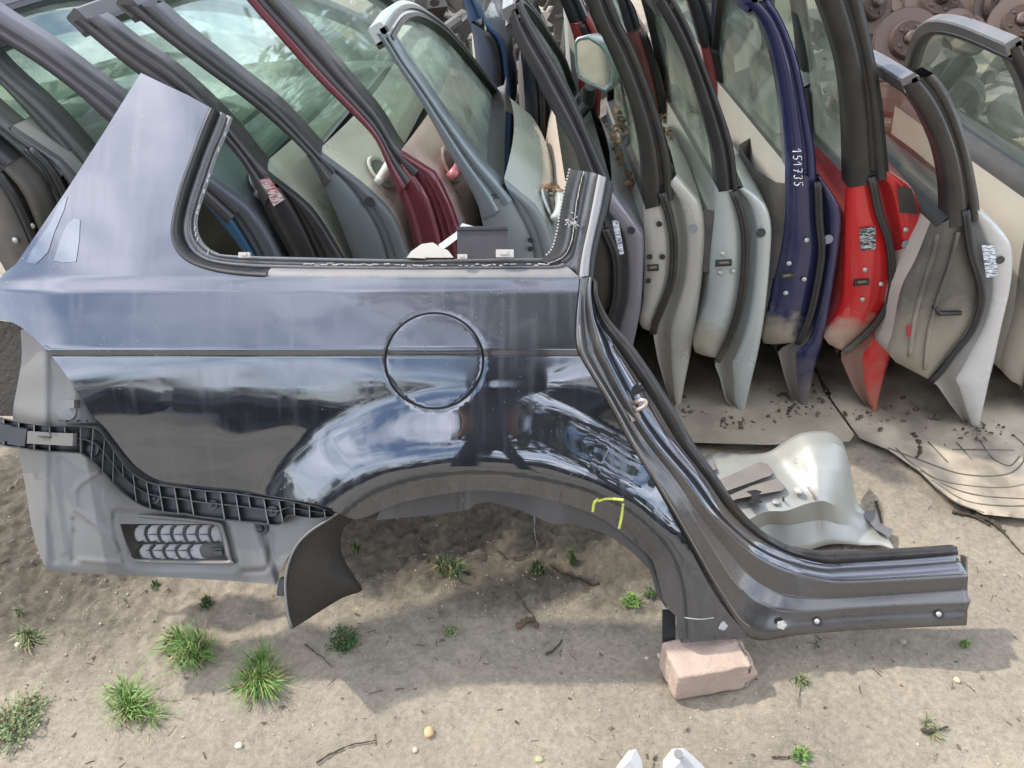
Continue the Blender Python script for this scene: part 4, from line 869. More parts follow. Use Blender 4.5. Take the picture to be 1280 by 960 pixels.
door('crimson door in the back row with pale lining, left of the navy door window', 2.55, (.30, .008, .03),
  [(878, 60), (868, 25), (856, -15)], [(900, 55), (888, 15), (874, -25)],
  [(878, 60), (884, 90), (890, 120), (895, 180), (897, 250)], [(893, 60), (900, 90), (905, 130), (908, 190), (908, 260)],
  [(899, 50), (906, 75), (911, 110), (914, 160), (912, 230), (908, 330)],
  [(903, 280), (905, 310), (907, 330)], gl=G1, trimc=(.5, .44, .4))
door('black door with open frame standing behind the navy and red doors', 2.1, (.02, .02, .02),
  [(1004, 90), (1000, 45), (994, 0), (985, -30)], [(1022, 90), (1014, 45), (1008, 0), (1000, -30)],
  [(1002, 110), (1004, 160), (1006, 220), (1010, 300)], [(1016, 110), (1022, 160), (1024, 220), (1026, 300)],
  [(1024, 95), (1032, 130), (1036, 180), (1036, 240), (1032, 330), (1028, 400)],
  [(1020, 340), (1024, 380), (1027, 400)], gl=G2, trimc=(.04, .04, .04))
# wing mirror on the purple-grey door
mr_ = MB(); c = onY(745, 83, 2.25)
mirf = [(718, 52), (722, 47), (735, 45), (752, 56), (763, 70), (768, 92), (766, 108), (758, 116), (735, 106), (722, 98), (719, 80)]
fr0 = [onY(x, y, 2.22) for x, y in mirf]; cc = sum(fr0, Vector()) / len(fr0)
rails = [[cc.lerp(p, .84) + Vector((0, .012, 0)) for p in fr0], [cc.lerp(p, .90) for p in fr0], fr0, [cc.lerp(p, .97) + Vector((.03, .05, 0)) for p in fr0], [cc.lerp(p, .6) + Vector((.05, .10, 0)) for p in fr0], [cc.lerp(p, .1) + Vector((.055, .115, 0)) for p in fr0]]
rails = [r + [r[0]] for r in rails]; v, f = loft(rails); mh = mk('wing_mirror', v, f, mat('mint_mirror_shell', (.36, .42, .42), .25, .4, .4, dust=.1), D7)
mk('mirror_glass', [cc.lerp(p, .85) + Vector((0, .010, 0)) for p in fr0], [tuple(range(len(fr0)))], mat('mirror_glass', (.65, .72, .68), .06, 1, dust=.12), mh, False)
mb = MB(); mb.tube([onY(738, 108, 2.27), onY(736, 128, 2.3), onY(722, 145, 2.3)], .018, 8); mb.build('mirror_arm', BLACKP, mh)

dl = MB(); rl_ = random.Random(3)
for (x0, y0, Y_, n_, sx_, sy_) in ((772, 190, 2.05, 90, 5, 34), (790, 235, 1.95, 60, 4, 22), (776, 150, 2.2, 50, 6, 16), (690, 236, 1.72, 50, 9, 4), (833, 165, 2.1, 40, 5, 22)):
    for _ in range(n_):
        t_ = rl_.uniform(-1, 1); c_ = onY(x0 + t_ * sx_ * 1.2 + rl_.gauss(0, sx_ * .5), y0 + t_ * sy_, Y_ + rl_.gauss(0, .03)); a_ = Vector((rl_.gauss(0, 1), rl_.gauss(0, 1), rl_.gauss(0, 1))).normalized(); b_ = a_.orthogonal(); l_ = rl_.uniform(.004, .012)
        dl.add([c_ - a_ * l_, c_ + b_ * l_ * .5, c_ + a_ * l_, c_ - b_ * l_ * .4], [(0, 1, 2, 3)])
tag(dl.build('dry_leaves', mat('dry_leaf_mix', (.16, .10, .055), .9, var=.6, vs_=50), None), 'brown dry leaves caught between the stacked doors', 'leaves', kind='stuff')
dc = MB()
for (x0, y0, n_) in ((846, 518, 60), (926, 534, 50), (1000, 518, 50), (1092, 522, 40), (1215, 546, 60), (1160, 520, 30), (1000, 500, 40)):
    for _ in range(n_):
        c_ = onZ(x0 + rl_.gauss(0, 22), y0 + rl_.gauss(0, 8), .012); c_.z += abs(rl_.gauss(0, .008)) + .012; r_ = .0015 + rl_.random() ** 3 * .007; q_ = Vector((rl_.gauss(0, 1), rl_.gauss(0, 1), 1)).normalized().to_track_quat('Z', 'Y').to_matrix()
        dc.box(c_, r_ * 1.6, r_, r_, q_)
tag(dc.build('dirt_crumbs', mat('dark_dirt', (.10, .08, .055), .95, var=.4, vs_=80), None), 'dirt and rust crumbs heaped round the door tips', 'dirt', kind='stuff')
# ------------------------------------------------------------------ loose things near the panel
# grey floor and wheel-house piece
GP = mat('grey_galvanised_paint', (.34, .35, .325), .38, .4, .05, dust=.2, dcol=(.4, .37, .32), ds=8, var=.06)
fl = empty('floor_pan_piece', onZ(1010, 660), 'pale grey-green sheet metal floor piece with black pads lying behind the sill', 'metal part')
def fz(x, y):                           # height over the ground in metres as a function of plan position (sheet coords are pixels on the ground plane at z .1)
    return 0
def gp(x, y, z): return onZ(x, y, z)
st = [
 [(850, 588, .10), (868, 598, .115), (885, 615, .118), (905, 640, .118), (925, 655, .115), (932, 668, .07), (940, 690, .02)],
 [(892, 568, .10), (905, 582, .12), (925, 602, .122), (945, 628, .122), (955, 640, .118), (960, 655, .07), (965, 690, .02)],
 [(930, 569, .11), (945, 582, .125), (958, 602, .126), (975, 626, .126), (982, 638, .12), (984, 656, .07), (985, 690, .02)],
 [(960, 566, .12), (975, 577, .132), (985, 595, .13), (998, 616, .13), (1006, 630, .123), (1008, 652, .07), (1008, 688, .02)],
 [(982, 552, .15), (995, 566, .16), (1003, 588, .15), (1010, 610, .138), (1018, 627, .125), (1020, 650, .07), (1021, 684, .02)],
 [(1000, 543, .175), (1012, 558, .18), (1020, 585, .168), (1025, 608, .148), (1030, 626, .128), (1031, 650, .07), (1036, 680, .02)],
 [(1018, 540, .18), (1030, 556, .183), (1038, 585, .165), (1041, 610, .135), (1043, 632, .105), (1046, 655, .05), (1056, 680, .016)],
 [(1036, 541, .175), (1047, 557, .172), (1053, 586, .145), (1055, 612, .105), (1057, 636, .065), (1063, 657, .03), (1080, 682, .014)],
 [(1050, 550, .15), (1057, 569, .14), (1062, 592, .10), (1064, 615, .062), (1069, 640, .028), (1085, 658, .016), (1100, 682, .012)],
 [(1057, 566, .09), (1062, 585, .06), (1066, 610, .03), (1070, 632, .016), (1086, 644, .014), (1103, 660, .012), (1118, 688, .012)]]
def lin(r, n_):
    out = []
    for i_ in range(len(r) - 1):
        for k_ in range(4): 
            t_ = k_ / 4; out.append(tuple(a_ + (b_ - a_) * t_ for a_, b_ in zip(r[i_], r[i_ + 1])))
    return out + [r[-1]]
NL = len(lin(st[0], 0))
rails = [[gp(*p) for p in lin(r, 22)] for r in st]
fine = []
for k in range(NL):
    col_ = cr([r[k] for r in rails], 60); fine.append(col_)
v, f = loft(fine); o = mk('formed_sheet', v, f, GP, fl); o.data.set_sharp_from_angle(angle=R(24)); md = o.modifiers.new('t', 'SOLIDIFY'); md.thickness = .0025
PAD = mat('bitumen_pad', (.13, .12, .115), .6, dust=.35)
def padm(name, P, z, m, th=.003):
    z += .008; top = [gp(x, y, z + th) for x, y in P]; bot = [gp(x, y, z - .008) for x, y in P]; n_ = len(P)
    mk(name, top + bot, [tuple(range(n_))] + [(i, (i + 1) % n_, (i + 1) % n_ + n_, i + n_) for i in range(n_)], m, fl, False)
padm('damping_pad', [(893, 603), (950, 577), (960, 580), (966, 590), (964, 594), (905, 615)], .133, PAD)
padm('damping_pad', [(903, 623), (940, 607), (972, 598), (981, 608), (978, 613), (955, 617), (915, 625)], .135, PAD)
padm('damping_pad', [(878, 578), (890, 574), (896, 586), (884, 592)], .122, PAD)
padm('black_bracket', [(933, 614), (944, 612), (952, 614), (949, 618), (949, 624), (954, 628), (944, 630), (934, 629), (939, 624), (939, 618)], .133, RUBBER, .006)
MB().disc(gp(998, 614, .142), .010, (0, 0, 1), .003, dome=.003).build('rivet', ADH, fl)
MB().disc(gp(999, 578, .149), .012, (0, -.3, 1), .004, dome=.004).build('dimple', GP, fl)
MB().disc(gp(970, 628, .130), .008, (0, 0, 1), .003, dome=.002).build('stud', GP, fl)
MB().tube([gp(979, 626, .125), gp(979, 622, .145)], .003, 6).build('pin', RUBBER, fl)
MB().disc(gp(1058, 630, .07), .012, (.7, -.6, .4), .001).build('hole', RUBBER, fl)
mb = MB(); mb.tube([gp(p.x, p.y, p.z + .006) for p in cr([(1010, 608, .15), (1018, 620, .133), (1022, 640, .082), (1024, 662, .045)], 16)], .004, 6); mb.build('weld_seam', mat('seam_sealer', (.5, .42, .36), .7, bump=.4, bs=150), fl)
mk('flange', [gp(*p) for p in ((1075, 640, .02), (1095, 637, .02), (1100, 655, .018), (1117, 662, .016), (1112, 672, .03), (1095, 662, .03))], [(0, 1, 2, 3, 4, 5)], mat('grey_flange', (.14, .14, .16), .5, .2, dust=.2), fl, False)

# brick
def rough_block(name, base, sx, sy, sz, rot, m, label, cat, n_=9, amp=.004, cut=0):
    mb = bmesh.new(); bmesh.ops.create_cube(mb, size=1)
    bmesh.ops.subdivide_edges(mb, edges=mb.edges[:], cuts=n_, use_grid_fill=True)
    for v_ in mb.verts:
        q = v_.co.copy(); q = Vector((q.x * sx, q.y * sy, q.z * sz))
        e = sum(1 for a in v_.co if abs(a) > .46)
        if e >= 2: q *= .985
        if e >= 3: q *= .975
        if cut: 
            if q.x < -sx * .32 and q.y < 0: q += Vector((.3, .25, -.1)) * (-sx * .32 - q.x) * cut
            if q.x > sx * .42: q.x -= .018 * abs(math.sin(q.z * 60))
        q += Vector((noise.noise(q * 40), noise.noise(q * 40 + Vector((5, 0, 0))), noise.noise(q * 40 + Vector((0, 7, 0))))) * amp
        v_.co = Matrix.Rotation(rot, 3, 'Z') @ q + Vector((0, 0, sz / 2))
    me = bpy.data.meshes.new(name); mb.to_mesh(me); mb.free(); me.materials.append(m); me.polygons.foreach_set('use_smooth', [True] * len(me.polygons))
    o = bpy.data.objects.new(name, me); link(o); o.location = base; return tag(o, label, cat)
BRK = mat('pink_brick', (.42, .29, .22), .9, dust=.45, dcol=(.38, .34, .29), ds=14, bump=.4, bs=150, var=.2, vs_=25)
c = onZ(889, 836, .04)
rough_block('brick', Vector((c.x, c.y + .014, 0)), .168, .082, .070, R(11), BRK, 'pinkish broken brick propping up the sill of the panel', 'brick', 14, .0018, .3)

# carpet mat and printed rubber mat
def slab(name, P, z, th, m, label, cat, wav=.004):
    X = [p[0] for p in P]; 
    o_loc = onZ(sum(p[0] for p in P) / len(P), sum(p[1] for p in P) / len(P), 0)
    return P
CARP = mat('grey_brown_carpet', (.36, .31, .23), .95, bump=.6, bs=260, var=.25, vs_=9, dust=.3)
def flat(name, P, z, th, m, label, cat, wav=.004, sp=9):
    rt = None
    o = sheet(name, P, [], lambda x, y, e: onZ(x, y, z + wav * noise.noise(Vector((x / 40, y / 18, 1))) - (th if e else 0)), m, None, sp=sp, th=1, analytic=False)
    # move origin to its centre
    me = o.data; c = sum((v_.co for v_ in me.vertices), Vector()) / len(me.vertices); c.z = 0
    me.transform(Matrix.Translation(-c)); o.location = c
    return tag(o, label, cat)
flat('carpet', [(735, 470), (760, 420), (840, 395), (1000, 400), (1010, 440), (1030, 490), (1068, 543), (1062, 552), (960, 556), (860, 553), (800, 552), (770, 530)], .030, .016, CARP, 'grey-brown felt carpet under the feet of the door row', 'carpet', .008)
def matmat():
    m = bpy.data.materials.new('dusty_rubber_mat'); m.use_nodes = True; t = m.node_tree; b = t.nodes['Principled BSDF']; b.inputs['Roughness'].default_value = .8
    tc = N(t, 'ShaderNodeTexCoord'); n = N(t, 'ShaderNodeTexNoise'); n.inputs['Scale'].default_value = 7; n.inputs['Detail'].default_value = 9
    t.links.new(tc.outputs['Object'], n.inputs['Vector']); r = N(t, 'ShaderNodeValToRGB'); e = r.color_ramp.elements
    e[0].position = .34; e[0].color = (.20, .17, .13, 1); e[1].position = .6; e[1].color = (.47, .40, .30, 1); t.links.new(n.outputs['Fac'], r.inputs[0]); t.links.new(r.outputs[0], b.inputs['Base Color'])
    return m
mt = flat('rubber_mat', [(1000, 420), (1150, 400), (1330, 420), (1400, 560), (1330, 650), (1280, 648), (1230, 643), (1190, 625), (1150, 590), (1110, 562), (1075, 548), (1040, 500)], .018, .006, matmat(), 'dusty grey rubber sheet with curved grooves under the right hand doors', 'rubber mat', .009)
GRV = mat('groove_dark', (.12, .11, .09), .95, var=.5, vs_=20)
for P in ([(1110, 560), (1150, 575), (1200, 592), (1250, 594), (1275, 583), (1282, 560), (1268, 545)], [(1135, 575), (1170, 598), (1210, 607), (1260, 609), (1300, 600)], [(1150, 588), (1190, 610), (1230, 620), (1285, 624)], [(1165, 600), (1205, 625), (1250, 632), (1290, 632)], [(1120, 560), (1150, 590), (1190, 625), (1230, 641)], [(1225, 550), (1240, 572), (1262, 582), (1275, 570)], [(1196, 553), (1215, 575)], [(1160, 552), (1185, 578)], [(1190, 562), (1225, 562), (1268, 563)]):
    mb = MB(); mb.tube([onZ(p.x, p.y, .0185 + .009 * noise.noise(Vector((p.x / 40, p.y / 18, 1)))) for p in cr([*P], 40)], .0019, 5); mb.build('groove', GRV, mt)

# black box and broken trim on the window ledge
bb = empty('plastic_cover', wh(605, 320, .05), 'small flat black plastic cover standing behind the window ledge', 'plastic cover')
mb = MB(); mb.box(wh(603, 304, .035), 64 * .00137, .012, 42 * .00137, M3 @ Matrix.Rotation(R(-1), 3, 'Y')); mb.build('cover_plate', mat('satin_black', (.03, .03, .038), .35, dust=.1), bb)
mb = MB(); mb.box(wh(603, 287, .030), 65 * .00137, .016, .004, M3 @ Matrix.Rotation(R(-1), 3, 'Y')); mb.build('cover_lip', BLACKP, bb)
wt = empty('broken_trim', wh(545, 320, .05), 'broken off-white plastic trim piece lying on the window ledge beside the black cover', 'trim piece')
def poly(name, P, e0, th, m, par): 
    a = [wh(x, y, e0) for x, y in P]; b = [wh(x, y, e0 + th) for x, y in P]; n_ = len(P)
    return mk(name, a + b, [tuple(range(n_)), tuple(range(2 * n_ - 1, n_ - 1, -1))] + [(i, i + n_, (i + 1) % n_ + n_, (i + 1) % n_) for i in range(n_)], m, par, False)
poly('clip_body', [(508, 322), (514, 314), (527, 305), (541, 303), (549, 308), (560, 313), (567, 322)], .012, .03, WHITEP, wt)
poly('arm', [(548, 306), (570, 290), (578, 279), (600, 285), (580, 292), (562, 306), (553, 312)], .03, .02, mat('white_blue_plastic', (.55, .56, .60), .45), wt)
poly('tab', [(510, 322), (512, 317), (530, 318), (532, 323)], .006, .004, WHITEP, wt); MB().tube([wh(576, 282, .04), wh(577, 273, .04)], .004, 6).build('pin', BLACKP, wt)

# ------------------------------------------------------------------ plants, stones, twigs
GRN = [mat('grass_green', (.13, .25, .05), .55, var=.35, vs_=30), mat('grass_dark', (.05, .105, .03), .6, var=.35, vs_=30), mat('weed_pale_green', (.17, .22, .10), .7, var=.25, vs_=30), mat('dry_straw', (.32, .25, .13), .8)]
def tuft(px, py, wpx, n_, hgt, m, label, style='grass', seed=0):
    rnd = random.Random(seed + px); c = onZ(px, py, 0); wr = wpx / F * 1.5 / 2; mb = MB(); dm = MB()
    nc = max(2, int(wpx / 12)); cl = [(rnd.uniform(-.6, .6) * wr, rnd.uniform(-.5, .5) * wr, rnd.uniform(.5, 1.15), rnd.uniform(-.5, .5), rnd.uniform(-.5, .3)) for _ in range(nc)]
    if style == 'grass': wr *= 1.25; hgt *= .92
    for k in range(int(n_ * (2.3 if style == 'grass' else .8))):
        ox, oy, hs, lx, ly = cl[min(nc - 1, int(rnd.random() ** 1.4 * nc))]; a = rnd.uniform(0, 6.283); g = abs(rnd.gauss(0, .2)) * wr
        b = Vector((c.x + ox + math.cos(a) * g, c.y + oy + math.sin(a) * g, gh(c.x, c.y)))
        if style == 'grass':
            h = hgt * hs * rnd.uniform(.35, 1.2); out = Vector((math.cos(a) + lx, math.sin(a) + ly, 0)) * wr * rnd.uniform(.05, .55)
            wdt = rnd.uniform(.0006, .0014); sd_ = Vector((-math.sin(a + rnd.uniform(-.8, .8)), math.cos(a), 0)).normalized() * wdt
            dr = rnd.uniform(.35, 1.05); p1 = b + out * .35 + Vector((0, 0, h * .65)); p2 = b + out + Vector((0, 0, h * dr))
            (dm if rnd.random() < .2 else mb).add([b - sd_, b + sd_, p1 - sd_ * .8, p1 + sd_ * .8, p2], [(0, 1, 3, 2), (2, 3, 4)])
        else:
            p1 = b + Vector((math.cos(a), math.sin(a), 0)) * wr * rnd.uniform(.1, .6) + Vector((0, 0, hgt * hs * rnd.uniform(.1, .9)))
            for q in range(3):
                ax = Vector((rnd.gauss(0, 1), rnd.gauss(0, 1), rnd.gauss(0, .5))).normalized(); l = rnd.uniform(.003, .008); bx_ = ax.cross(Vector((rnd.gauss(0, 1), rnd.gauss(0, 1), 1))).normalized()
                mb.add([p1, p1 + ax * l * .5 + bx_ * l * .3, p1 + ax * l, p1 + ax * l * .5 - bx_ * l * .3], [(0, 1, 2, 3)])
            if rnd.random() < .4: mb.tube([b, p1], .0007, 3)
            if rnd.random() < .12: dm.tube([b, p1 + Vector((rnd.gauss(0, .01), rnd.gauss(0, .01), .01))], .0006, 3)
    loc = Vector((c.x, c.y, 0))
    o = mb.build('grass_tuft' if style == 'grass' else 'weed', m, None, False, loc); tag(o, label, 'grass' if style == 'grass' else 'weed', 'green plants growing in the sand')
    if dm.v: tag(dm.build('dry_blade', GRN[3], o), kind='stuff')
tuft(236, 815, 78, 330, .055, GRN[0], 'large bright grass tuft below the slatted vent, upper of the pair')
tuft(172, 882, 78, 210, .040, GRN[0], 'spreading grass tuft with pale roots, lower left of the big tuft')
tuft(340, 845, 74, 330, .055, GRN[0], 'dense grass tuft left of the hanging liner tip')
tuft(262, 752, 30, 70, .035, GRN[1], 'small dark grass tuft just under the bottom panel edge')
tuft(193, 733, 20, 40, .02, GRN[1], 'tiny grass sprig peeking under the left panel edge')
tuft(440, 800, 44, 260, .035, GRN[1], 'leafy weed clump right of the hanging liner', 'leaf')
tuft(12, 908, 70, 420, .03, GRN[2], 'pale feathery weed patch at the bottom left frame edge', 'leaf')
tuft(40, 890, 46, 160, .02, GRN[2], 'thin pale weed arm beside the bottom left patch', 'leaf')
tuft(27, 797, 46, 130, .03, GRN[2], 'olive grass clump above the pale weed patch at the left edge')
tuft(31, 763, 22, 40, .025, GRN[2], 'tiny yellow-green grass sprout near the left frame edge')
tuft(670, 712, 30, 110, .055, GRN[1], 'dark grass tuft beside the wire under the wheel arch')
tuft(562, 712, 50, 90, .04, GRN[1], 'sparse grass in the shade under the wheel arch middle')
tuft(445, 686, 24, 60, .05, GRN[1], 'grass behind the liner at the left of the wheel arch')
tuft(715, 700, 24, 50, .045, GRN[1], 'thin grass under the right part of the wheel arch')
tuft(788, 757, 34, 150, .03, GRN[0], 'leafy weed left of the arch foot', 'leaf')
tuft(813, 740, 18, 60, .03, GRN[1], 'small leafy weed touching the arch foot', 'leaf')
tuft(562, 792, 22, 60, .012, GRN[2], 'tiny flat green sprout in the bare sand centre', 'leaf')
tuft(1206, 806, 20, 60, .025, GRN[0], 'small grass tuft beneath the sill end')
tuft(1003, 850, 26, 60, .018, GRN[2], 'small dry weed with a long stalk below the sill')
tuft(1162, 910, 28, 70, .02, GRN[2], 'yellowish sprout on a dark root at lower right')
tuft(1008, 948, 26, 90, .015, GRN[0], 'small green weed at the bottom frame edge', 'leaf')
tuft(1197, 606, 8, 20, .015, GRN[2], 'yellow-green sprout on the grooved rubber sheet', 'leaf')
def stone(px, py, r_, col, label, seed, flat_=.7):
    rnd = random.Random(seed); bm = bmesh.new(); bmesh.ops.create_icosphere(bm, subdivisions=2, radius=1); sc = Vector((rnd.uniform(.8, 1.2), rnd.uniform(.7, 1), flat_))
    for v_ in bm.verts:
        q = v_.co * (1 + .22 * noise.noise(v_.co * 1.6 + Vector((seed, 0, 0)))); v_.co = Vector((q.x * sc.x, q.y * sc.y, q.z * sc.z)) * r_
    me = bpy.data.meshes.new('stone'); bm.to_mesh(me); bm.free(); me.polygons.foreach_set('use_smooth', [True] * len(me.polygons)); me.materials.append(mat('stone_%d' % int(col[0] * 1000), col, .85, var=.15, vs_=60))
    o = bpy.data.objects.new('stone', me); link(o); c = onZ(px, py, 0); o.location = (c.x, c.y, gh(c.x, c.y) + r_ * .35); tag(o, label, 'stone', 'loose stones on the sand')
stone(536, 916, .011, (.52, .36, .2), 'rounded orange-tan stone at bottom centre-left', 1)
stone(674, 949, .007, (.36, .34, .2), 'olive pebble at the bottom edge, left of the white metal bits', 2)
stone(519, 938, .006, (.5, .42, .3), 'small tan pebble below the orange-tan stone', 3)
stone(21, 803, .008, (.55, .5, .4), 'cream flat stone in the olive grass at the left edge', 4)
stone(298, 930, .007, (.55, .5, .4), 'cream pebble at bottom left in open sand', 5)
stone(826, 819, .007, (.5, .44, .36), 'pale pebble touching the left end of the brick', 6)
stone(809, 822, .005, (.48, .44, .38), 'smaller pebble just left of the brick', 7)
stone(1196, 850, .007, (.5, .45, .38), 'grey pebble below the sill end at right', 8)
stone(1127, 803, .009, (.30, .26, .21), 'dirt-brown clod under the sill right half', 9)
gb = MB(); rnd = random.Random(5)
ico = bmesh.new(); bmesh.ops.create_icosphere(ico, subdivisions=1, radius=1); iv = [v_.co.copy() for v_ in ico.verts]; iff = [tuple(v_.index for v_ in f_.verts) for f_ in ico.faces]; ico.free()
for _ in range(8500):
    px = rnd.uniform(-60, 1340); py = 560 + 430 * rnd.random(); c = onZ(px, py, 0)
    if noise.noise(Vector((c.x * 4, c.y * 4, 8))) < rnd.uniform(-.55, .4): continue
    r_ = min(.004, .0007 + abs(rnd.gauss(0, .0008))); z = gh(c.x, c.y); s_ = Vector((rnd.uniform(.7, 1.3), rnd.uniform(.7, 1.3), .7))
    jt = [rnd.uniform(.7, 1.25) for _ in iv]
    gb.add([Vector((c.x + q.x * r_ * s_.x, c.y + q.y * r_ * s_.y * t_, z + r_ * .3 + q.z * r_ * s_.z * t_)) for q, t_ in zip(iv, jt)], iff)
tag(gb.build('gravel', mat('gravel_mix', (.33, .285, .22), .9, var=.6, vs_=120), None), 'loose fine gravel scattered over the sand', 'gravel', kind='stuff')
lt = MB()
for _ in range(420):
    px = rnd.uniform(-60, 1340); py = 570 + 420 * rnd.random() ** 1.2; c = onZ(px, py, 0); z = gh(c.x, c.y); a = rnd.uniform(0, 6.28); l = rnd.uniform(.003, .014); d_ = Vector((math.cos(a), math.sin(a), rnd.uniform(-.1, .3)))
    if rnd.random() < .6: lt.tube([Vector((c.x, c.y, z + .001)), Vector((c.x, c.y, z + .002)) + d_ * l, Vector((c.x, c.y, z + .001)) + d_ * l * 1.8 + Vector((rnd.gauss(0, .002), 0, 0))], rnd.uniform(.0004, .0011), 4)
    else:
        b = Vector((-d_.y, d_.x, .2)) * l * .4; o3 = Vector((c.x, c.y, z + .002)); lt.add([o3, o3 + b, o3 + d_ * l * .8 + b * .6, o3 + d_ * l * .7 - b * .3], [(0, 1, 2, 3)])
tag(lt.build('litter', mat('dark_litter', (.10, .075, .05), .9, var=.6, vs_=60), None), 'dark crumbs, stalks and leaf bits strewn over the sand', 'litter', kind='stuff')
TW = mat('dark_root', (.06, .045, .03), .9, bump=.4, bs=200); TWL = mat('dry_leaf', (.13, .085, .05), .9, var=.3)
def twig(P, r_, label, cat='twig', m=None, name='twig', z=.004):
    pts = cr([*P], 14); rr = [r_ * (.5 + .7 * abs(math.sin(i * 1.9 + P[0][0]))) * (1 - .5 * i / 13) for i in range(14)]
    w_ = []
    for i, p in enumerate(pts):
        q = onZ(p.x, p.y, 0); w_.append(Vector((q.x, q.y, gh(q.x, q.y) + z + rr[i] * .6)))
    o = MB().tube(w_, rr, 6).build(name, m or TW, None, True, w_[0]); tag(o, label, cat, 'twigs and dry litter on the ground'); return o
twig([(1138, 549), (1144, 556), (1148, 570), (1142, 580)], .008, 'forked dark bark piece on the rubber sheet', z=.015)
twig([(1145, 556), (1152, 562), (1156, 566)], .006, 'short dark bark stub beside the forked piece', z=.015)
twig([(1215, 634), (1225, 645), (1240, 652), (1255, 665)], .009, 'thick dark root clump at the front edge of the rubber sheet')
twig([(1192, 640), (1210, 642), (1225, 648), (1238, 656)], .005, 'thin double root left of the thick root clump')
twig([(1252, 662), (1265, 678), (1275, 690), (1290, 700)], .0025, 'long thin root running to the right frame edge')
twig([(1095, 628), (1099, 640), (1102, 652)], .004, 'dark twig right of the floor piece')
twig([(1150, 915), (1160, 917), (1172, 914), (1184, 911)], .004, 'dark root under the yellowish sprout at lower right')
twig([(1003, 853), (1000, 865), (997, 885)], .0012, 'thin pale stalk of the dry weed below the sill')
twig([(682, 817), (692, 811), (703, 799)], .003, 'curled dark leaf below the shaded sand centre')
twig([(646, 742), (658, 758), (668, 772)], .0022, 'straight twig above the reddish leaf')
twig([(647, 786), (655, 779), (667, 776), (671, 784)], .008, 'crumpled reddish brown leaf on the sand', 'leaf', TWL, 'dry_leaf')
twig([(622, 690), (635, 698), (650, 699), (662, 694)], .002, 'dark bent wire on the soil below the wheel arch', 'wire', BLACKP, 'wire')
twig([(395, 952), (415, 940), (440, 930), (470, 925)], .002, 'faint dry root at the bottom left of centre')
twig([(965, 945), (980, 946), (995, 944)], .002, 'thin dark root by the small weed at the bottom edge')
twig([(380, 805), (400, 820), (415, 835)], .0018, 'thin twig on the right of the dense tuft')
twig([(690, 704), (708, 716), (730, 724), (748, 730)], .005, 'long half buried root in the soil under the wheel arch')
twig([(1015, 470), (1025, 488), (1035, 500), (1030, 505)], .005, 'black debris strip on the carpet between navy and red doors', z=.03)
twig([(985, 520), (982, 530), (988, 538)], .006, 'small black clod on the carpet by the navy door', z=.03)
twig([(1012, 520), (1016, 512), (1022, 508)], .004, 'thin black crumb right of the clod on the carpet', z=.03)
for _k in range(16):
    pass
lw_ = twig([(673, 618), (669, 640), (668, 662), (672, 682)], .0025, 'grey cable hanging below the wheel arch lip', 'cable', mat('grey_cable', (.2, .2, .2), .5), 'cable')
# white metal bits at the bottom edge
WM = mat('white_painted_metal', (.42, .42, .42), .35, .1, .3, dust=.2)
def bit(name, P, z, label, hole=None):
    c = onZ(sum(p[0] for p in P) / len(P), sum(p[1] for p in P) / len(P), 0); e = empty(name, c, label, 'metal part')
    top = [onZ(x, y, z * zz) for x, y, zz in P]; n_ = len(P); cen = sum(top, Vector()) / n_ + Vector((0, 0, .012))
    inn = [cen.lerp(p, .7) for p in top]; low = [Vector((p.x, p.y, .002)) + (p - cen) * .05 for p in top]
    r3 = [inn + [inn[0]], top + [top[0]], low + [low[0]]]; v, f = loft(r3); v = v + [cen]; f = f + [(i, i + 1, len(v) - 1) for i in range(n_)]
    mk('plate', v, f, WM, e, False); 
    if hole: MB().disc(onZ(hole[0], hole[1], z + .012), .008, (0, 0, 1), .002).build('bolt_hole', mat('hole_dark', (.2, .19, .18), .8), e)
bit('metal_bracket', [(764, 975, .4), (772, 956, .6), (786, 938, 1), (795, 936, 1), (802, 950, .8), (806, 975, .5)], .05, 'left pointed white metal bracket cut by the bottom frame edge')
bit('metal_bracket', [(827, 975, .5), (829, 950, .8), (840, 936, 1), (855, 935, 1), (872, 950, .8), (895, 975, .4)], .05, 'right rounded white metal bracket with a bolt hole at the bottom edge', (848, 943))

# ------------------------------------------------------------------ brake disc heap behind the doors
RUST = mat('rusty_iron', (.055, .036, .03), .75, .3, dust=.3, dcol=(.12, .07, .045), ds=20, bump=.3, bs=100); WORN = mat('worn_disc_face', (.11, .085, .075), .5, .5, dust=.35, dcol=(.13, .075, .05))
DARKI = mat('oily_iron', (.035, .03, .028), .5, .4, dust=.2)
def disc_thing(px, py, Y, r_, ax, label):
    c = onY(px, py, Y); e = empty('brake_disc', c, label, 'brake disc', 'rusty brake discs in the heap')
    r_ *= .85; q = Vector(ax).normalized().to_track_quat('Z', 'Y').to_matrix()
    def L_(prof, m, nm): v, f = lathe(prof, 36); mk(nm, [c + q @ (p * r_) for p in v], f, m, e, False)
    L_([(.62, -.10), (1, -.10), (1, .10), (.60, .10), (.60, .06)], RUST, 'rim'); L_([(.60, .105), (.97, .105)], WORN, 'friction_face')
    L_([(.60, .10), (.55, .30), (.52, .34), (.22, .34), (.20, .28), (.02, .28)], RUST, 'hat'); L_([(.19, .28), (.18, .52), (.12, .55), (.01, .55)], WORN, 'hub')
    for k in range(5): a = k * 1.257; MB().disc(c + q @ (Vector((math.cos(a) * .38, math.sin(a) * .38, .345)) * r_), .05 * r_, q @ Vector((0, 0, 1)), .004).build('bolt_hole', DARKI, e)
